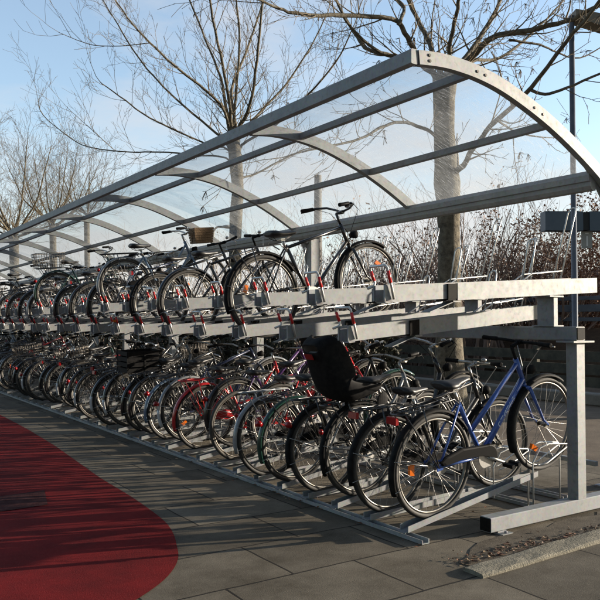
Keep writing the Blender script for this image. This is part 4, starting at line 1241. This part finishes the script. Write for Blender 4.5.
# station sign beam with a number plate, and lamp post
MS = mat('dark_slate_paint', (.075, .105, .14), .45, .0, var=((.10, .13, .165), 3))
p = P(572, 222, 15.0)
sg = thing('platform_sign', 'dark slate blue sign beam with a small number plate 1 below it', 'sign', (p.x, p.y, 0))
d = Vector((math.cos(TH)*.97+.1, -math.sin(TH), 0)).normalized(); nrm = Vector((-d.y, d.x, 0))
if nrm.dot(FD) > 0: nrm = -nrm
def obox(b, a0, a1, z0, z1, w0, w1):
    q = [d*a0+nrm*w0, d*a1+nrm*w0, d*a1+nrm*w1, d*a0+nrm*w1]
    b.hexa([(v.x, v.y, z0) for v in q]+[(v.x, v.y, z1) for v in q])
zc = p.z
b = MB(); obox(b, -.60, .17, zc-.19, zc+.20, -.14, .14); obox(b, .31, 3.2, zc-.19, zc+.20, -.14, .14); b.build('beam', MS, sg)
b = MB(); obox(b, .171, .309, zc-.175, zc+.185, -.12, .12); b.build('joint', mat('black_joint', (.006, .006, .007), .5), sg)
b = MB(); obox(b, 2.6, 2.75, -.05, zc-.191, -.07, .07); b.build('post', MS, sg)
b = MB(); obox(b, .19, .41, zc-.53, zc-.191, -.012, .012); pl = b.build('number_plate', mat('grey_plate', (.30, .30, .28), .5, 0, var=((.36, .355, .33), 8)), sg)
MWH = mat('white_lettering', (.75, .75, .74), .5)
cx = .30
o = link('lettering', text_mesh('1', .30, MWH, lambda x, y: d*(cx+x)+nrm*.0145+Vector((0, 0, zc-.40+y))), pl)
b = MB(); obox(b, cx-.035, cx+.035, zc-.240, zc-.218, .012, .0145); b.build('white_bar', MWH, pl)

lp = P(575, 323, 11.0); lp = Vector((lp.x, lp.y, 0))
lam = thing('street_lamp', 'slim grey street lamp post beside the near end of the shelter', 'street lamp', tuple(lp))
b = MB(); b.tube([(0, 0, -.03), (0, 0, .9), (0, 0, .92), (0, 0, 6.0)], [.065, .065, .044, .040], 12); b.build('post', mat('grey_lamp_post', (.10, .115, .14), .45, .3, var=((.16, .17, .19), 6)), lam)
LH = mat('lamp_housing', (.16, .135, .10), .5, .1, var=((.24, .21, .16), 8))
b = MB(); q = RT
def ob2(b, a0, a1, z0, z1, w):
    n2 = Vector((-q.y, q.x, 0)); pts = [q*a0-n2*w, q*a1-n2*w, q*a1+n2*w, q*a0+n2*w]
    return pts
pl = ob2(b, .02, .75, 0, 0, .13)
b.hexa([(pl[0].x, pl[0].y, 5.93), (pl[1].x, pl[1].y, 5.70), (pl[2].x, pl[2].y, 5.70), (pl[3].x, pl[3].y, 5.93), (pl[0].x, pl[0].y, 6.06), (pl[1].x, pl[1].y, 5.93), (pl[2].x, pl[2].y, 5.93), (pl[3].x, pl[3].y, 6.06)])
b.build('lamp_head', LH, lam)
# far lamp with bent arm
fp = P(213, 323, 34); fl = thing('street_lamp', 'distant street lamp with a bent arm seen above the upper bicycles', 'street lamp', (fp.x, fp.y, 0))
ztop = P(213, 226, 34).z
b = MB(); b.tube([(0, 0, 0), (0, 0, ztop-.35)]+[tuple(RT*(.25-.25*math.cos(a))+Vector((0, 0, ztop-.35+.33*math.sin(a)))) for a in (.4, .8, 1.2, 1.57)]+[tuple(RT*.5+Vector((0, 0, ztop-.02)))], .05, 8); b.build('post', LH, fl)
b = MB(); c = RT*.72+Vector((0, 0, ztop-.02)); b.ball(c, .36, .2, .09); b.build('lamp_head', mat('pale_lamp_head', (.55, .52, .46), .5), fl)
# slim grey pole rising behind the upper tier
pp = P(318, 323, 24); po = MB(); po.tube([(0, 0, -.03), (0, 0, 1.0), (0, 0, 6.2)], [.17, .16, .12], 12)
o = po.build('pole', mat('weathered_grey_pole', (.16, .15, .14), .8, 0, var=((.24, .23, .21), 4))); o.location = (pp.x, pp.y, 0)
tag(o, 'plain grey pole rising behind the nearest upper bicycle handlebar', 'pole')

# ------------------------------------------------------------------ light
AZ, EL = rad(-20), rad(9.5)
sd = Vector((math.cos(AZ)*math.cos(EL), math.sin(AZ)*math.cos(EL), math.sin(EL)))
sun = bpy.data.lights.new('sun', 'SUN'); sun.energy = 4.2; sun.angle = rad(.5); sun.color = (1, .88, .72)
so = bpy.data.objects.new('sun', sun); C.objects.link(so); so.rotation_euler = sd.to_track_quat('Z', 'Y').to_euler(); so.location = (20, -5, 12)
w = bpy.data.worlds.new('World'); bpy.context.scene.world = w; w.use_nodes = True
nt = w.node_tree; N = nt.nodes; L = nt.links
bg = N['Background']; sk = N.new('ShaderNodeTexSky'); sk.sky_type = 'NISHITA'; sk.sun_disc = False
sk.sun_elevation = EL; sk.sun_rotation = PI/2-AZ; sk.air_density = 1.0; sk.dust_density = .7; sk.ozone_density = 1.8
tc = N.new('ShaderNodeTexCoord'); mp = N.new('ShaderNodeMapping'); mp.inputs['Scale'].default_value = (1, 1, 2.6)
L.new(tc.outputs['Generated'], mp.inputs['Vector'])
no = N.new('ShaderNodeTexNoise'); no.inputs['Scale'].default_value = 3.2; no.inputs['Detail'].default_value = 9; no.inputs['Roughness'].default_value = .58
L.new(mp.outputs['Vector'], no.inputs['Vector'])
sx = N.new('ShaderNodeSeparateXYZ'); L.new(tc.outputs['Generated'], sx.inputs[0])
el = N.new('ShaderNodeMapRange'); el.inputs['From Min'].default_value = .02; el.inputs['From Max'].default_value = .44; el.inputs['To Min'].default_value = .30; el.inputs['To Max'].default_value = -.18
L.new(sx.outputs['Z'], el.inputs['Value'])
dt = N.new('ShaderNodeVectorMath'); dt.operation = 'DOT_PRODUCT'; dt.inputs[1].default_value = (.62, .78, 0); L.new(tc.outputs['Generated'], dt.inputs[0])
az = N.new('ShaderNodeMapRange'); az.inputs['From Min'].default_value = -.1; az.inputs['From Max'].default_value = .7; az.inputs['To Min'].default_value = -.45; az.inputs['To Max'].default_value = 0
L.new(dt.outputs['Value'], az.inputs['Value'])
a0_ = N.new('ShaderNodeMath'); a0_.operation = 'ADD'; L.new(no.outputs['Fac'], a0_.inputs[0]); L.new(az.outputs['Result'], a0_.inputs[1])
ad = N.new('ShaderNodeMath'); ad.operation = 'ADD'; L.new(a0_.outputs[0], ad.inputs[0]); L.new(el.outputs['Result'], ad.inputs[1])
cr = N.new('ShaderNodeValToRGB'); e = cr.color_ramp.elements; e[0].position = .44; e[0].color = (.16, .16, .16, 1); e[1].position = .74; e[1].color = (.9, .9, .9, 1)
L.new(ad.outputs[0], cr.inputs['Fac'])
mx = N.new('ShaderNodeMix'); mx.data_type = 'RGBA'; L.new(cr.outputs['Color'], mx.inputs[0]); L.new(sk.outputs['Color'], mx.inputs[6]); mx.inputs[7].default_value = (2.25, 2.2, 2.2, 1)
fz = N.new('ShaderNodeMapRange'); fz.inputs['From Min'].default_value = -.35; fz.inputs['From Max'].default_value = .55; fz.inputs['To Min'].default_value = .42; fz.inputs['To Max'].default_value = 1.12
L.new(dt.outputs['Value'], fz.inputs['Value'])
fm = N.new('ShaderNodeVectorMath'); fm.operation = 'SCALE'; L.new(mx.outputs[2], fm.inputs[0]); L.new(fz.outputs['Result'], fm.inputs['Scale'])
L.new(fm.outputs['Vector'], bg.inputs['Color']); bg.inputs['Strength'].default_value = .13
sc = bpy.context.scene
sc.view_settings.view_transform = 'Standard'; sc.view_settings.look = 'None'; sc.view_settings.exposure = 1.3; sc.view_settings.gamma = 1; sc.view_settings.use_curve_mapping = False
sc.cycles.max_bounces = 8; sc.cycles.transparent_max_bounces = 24
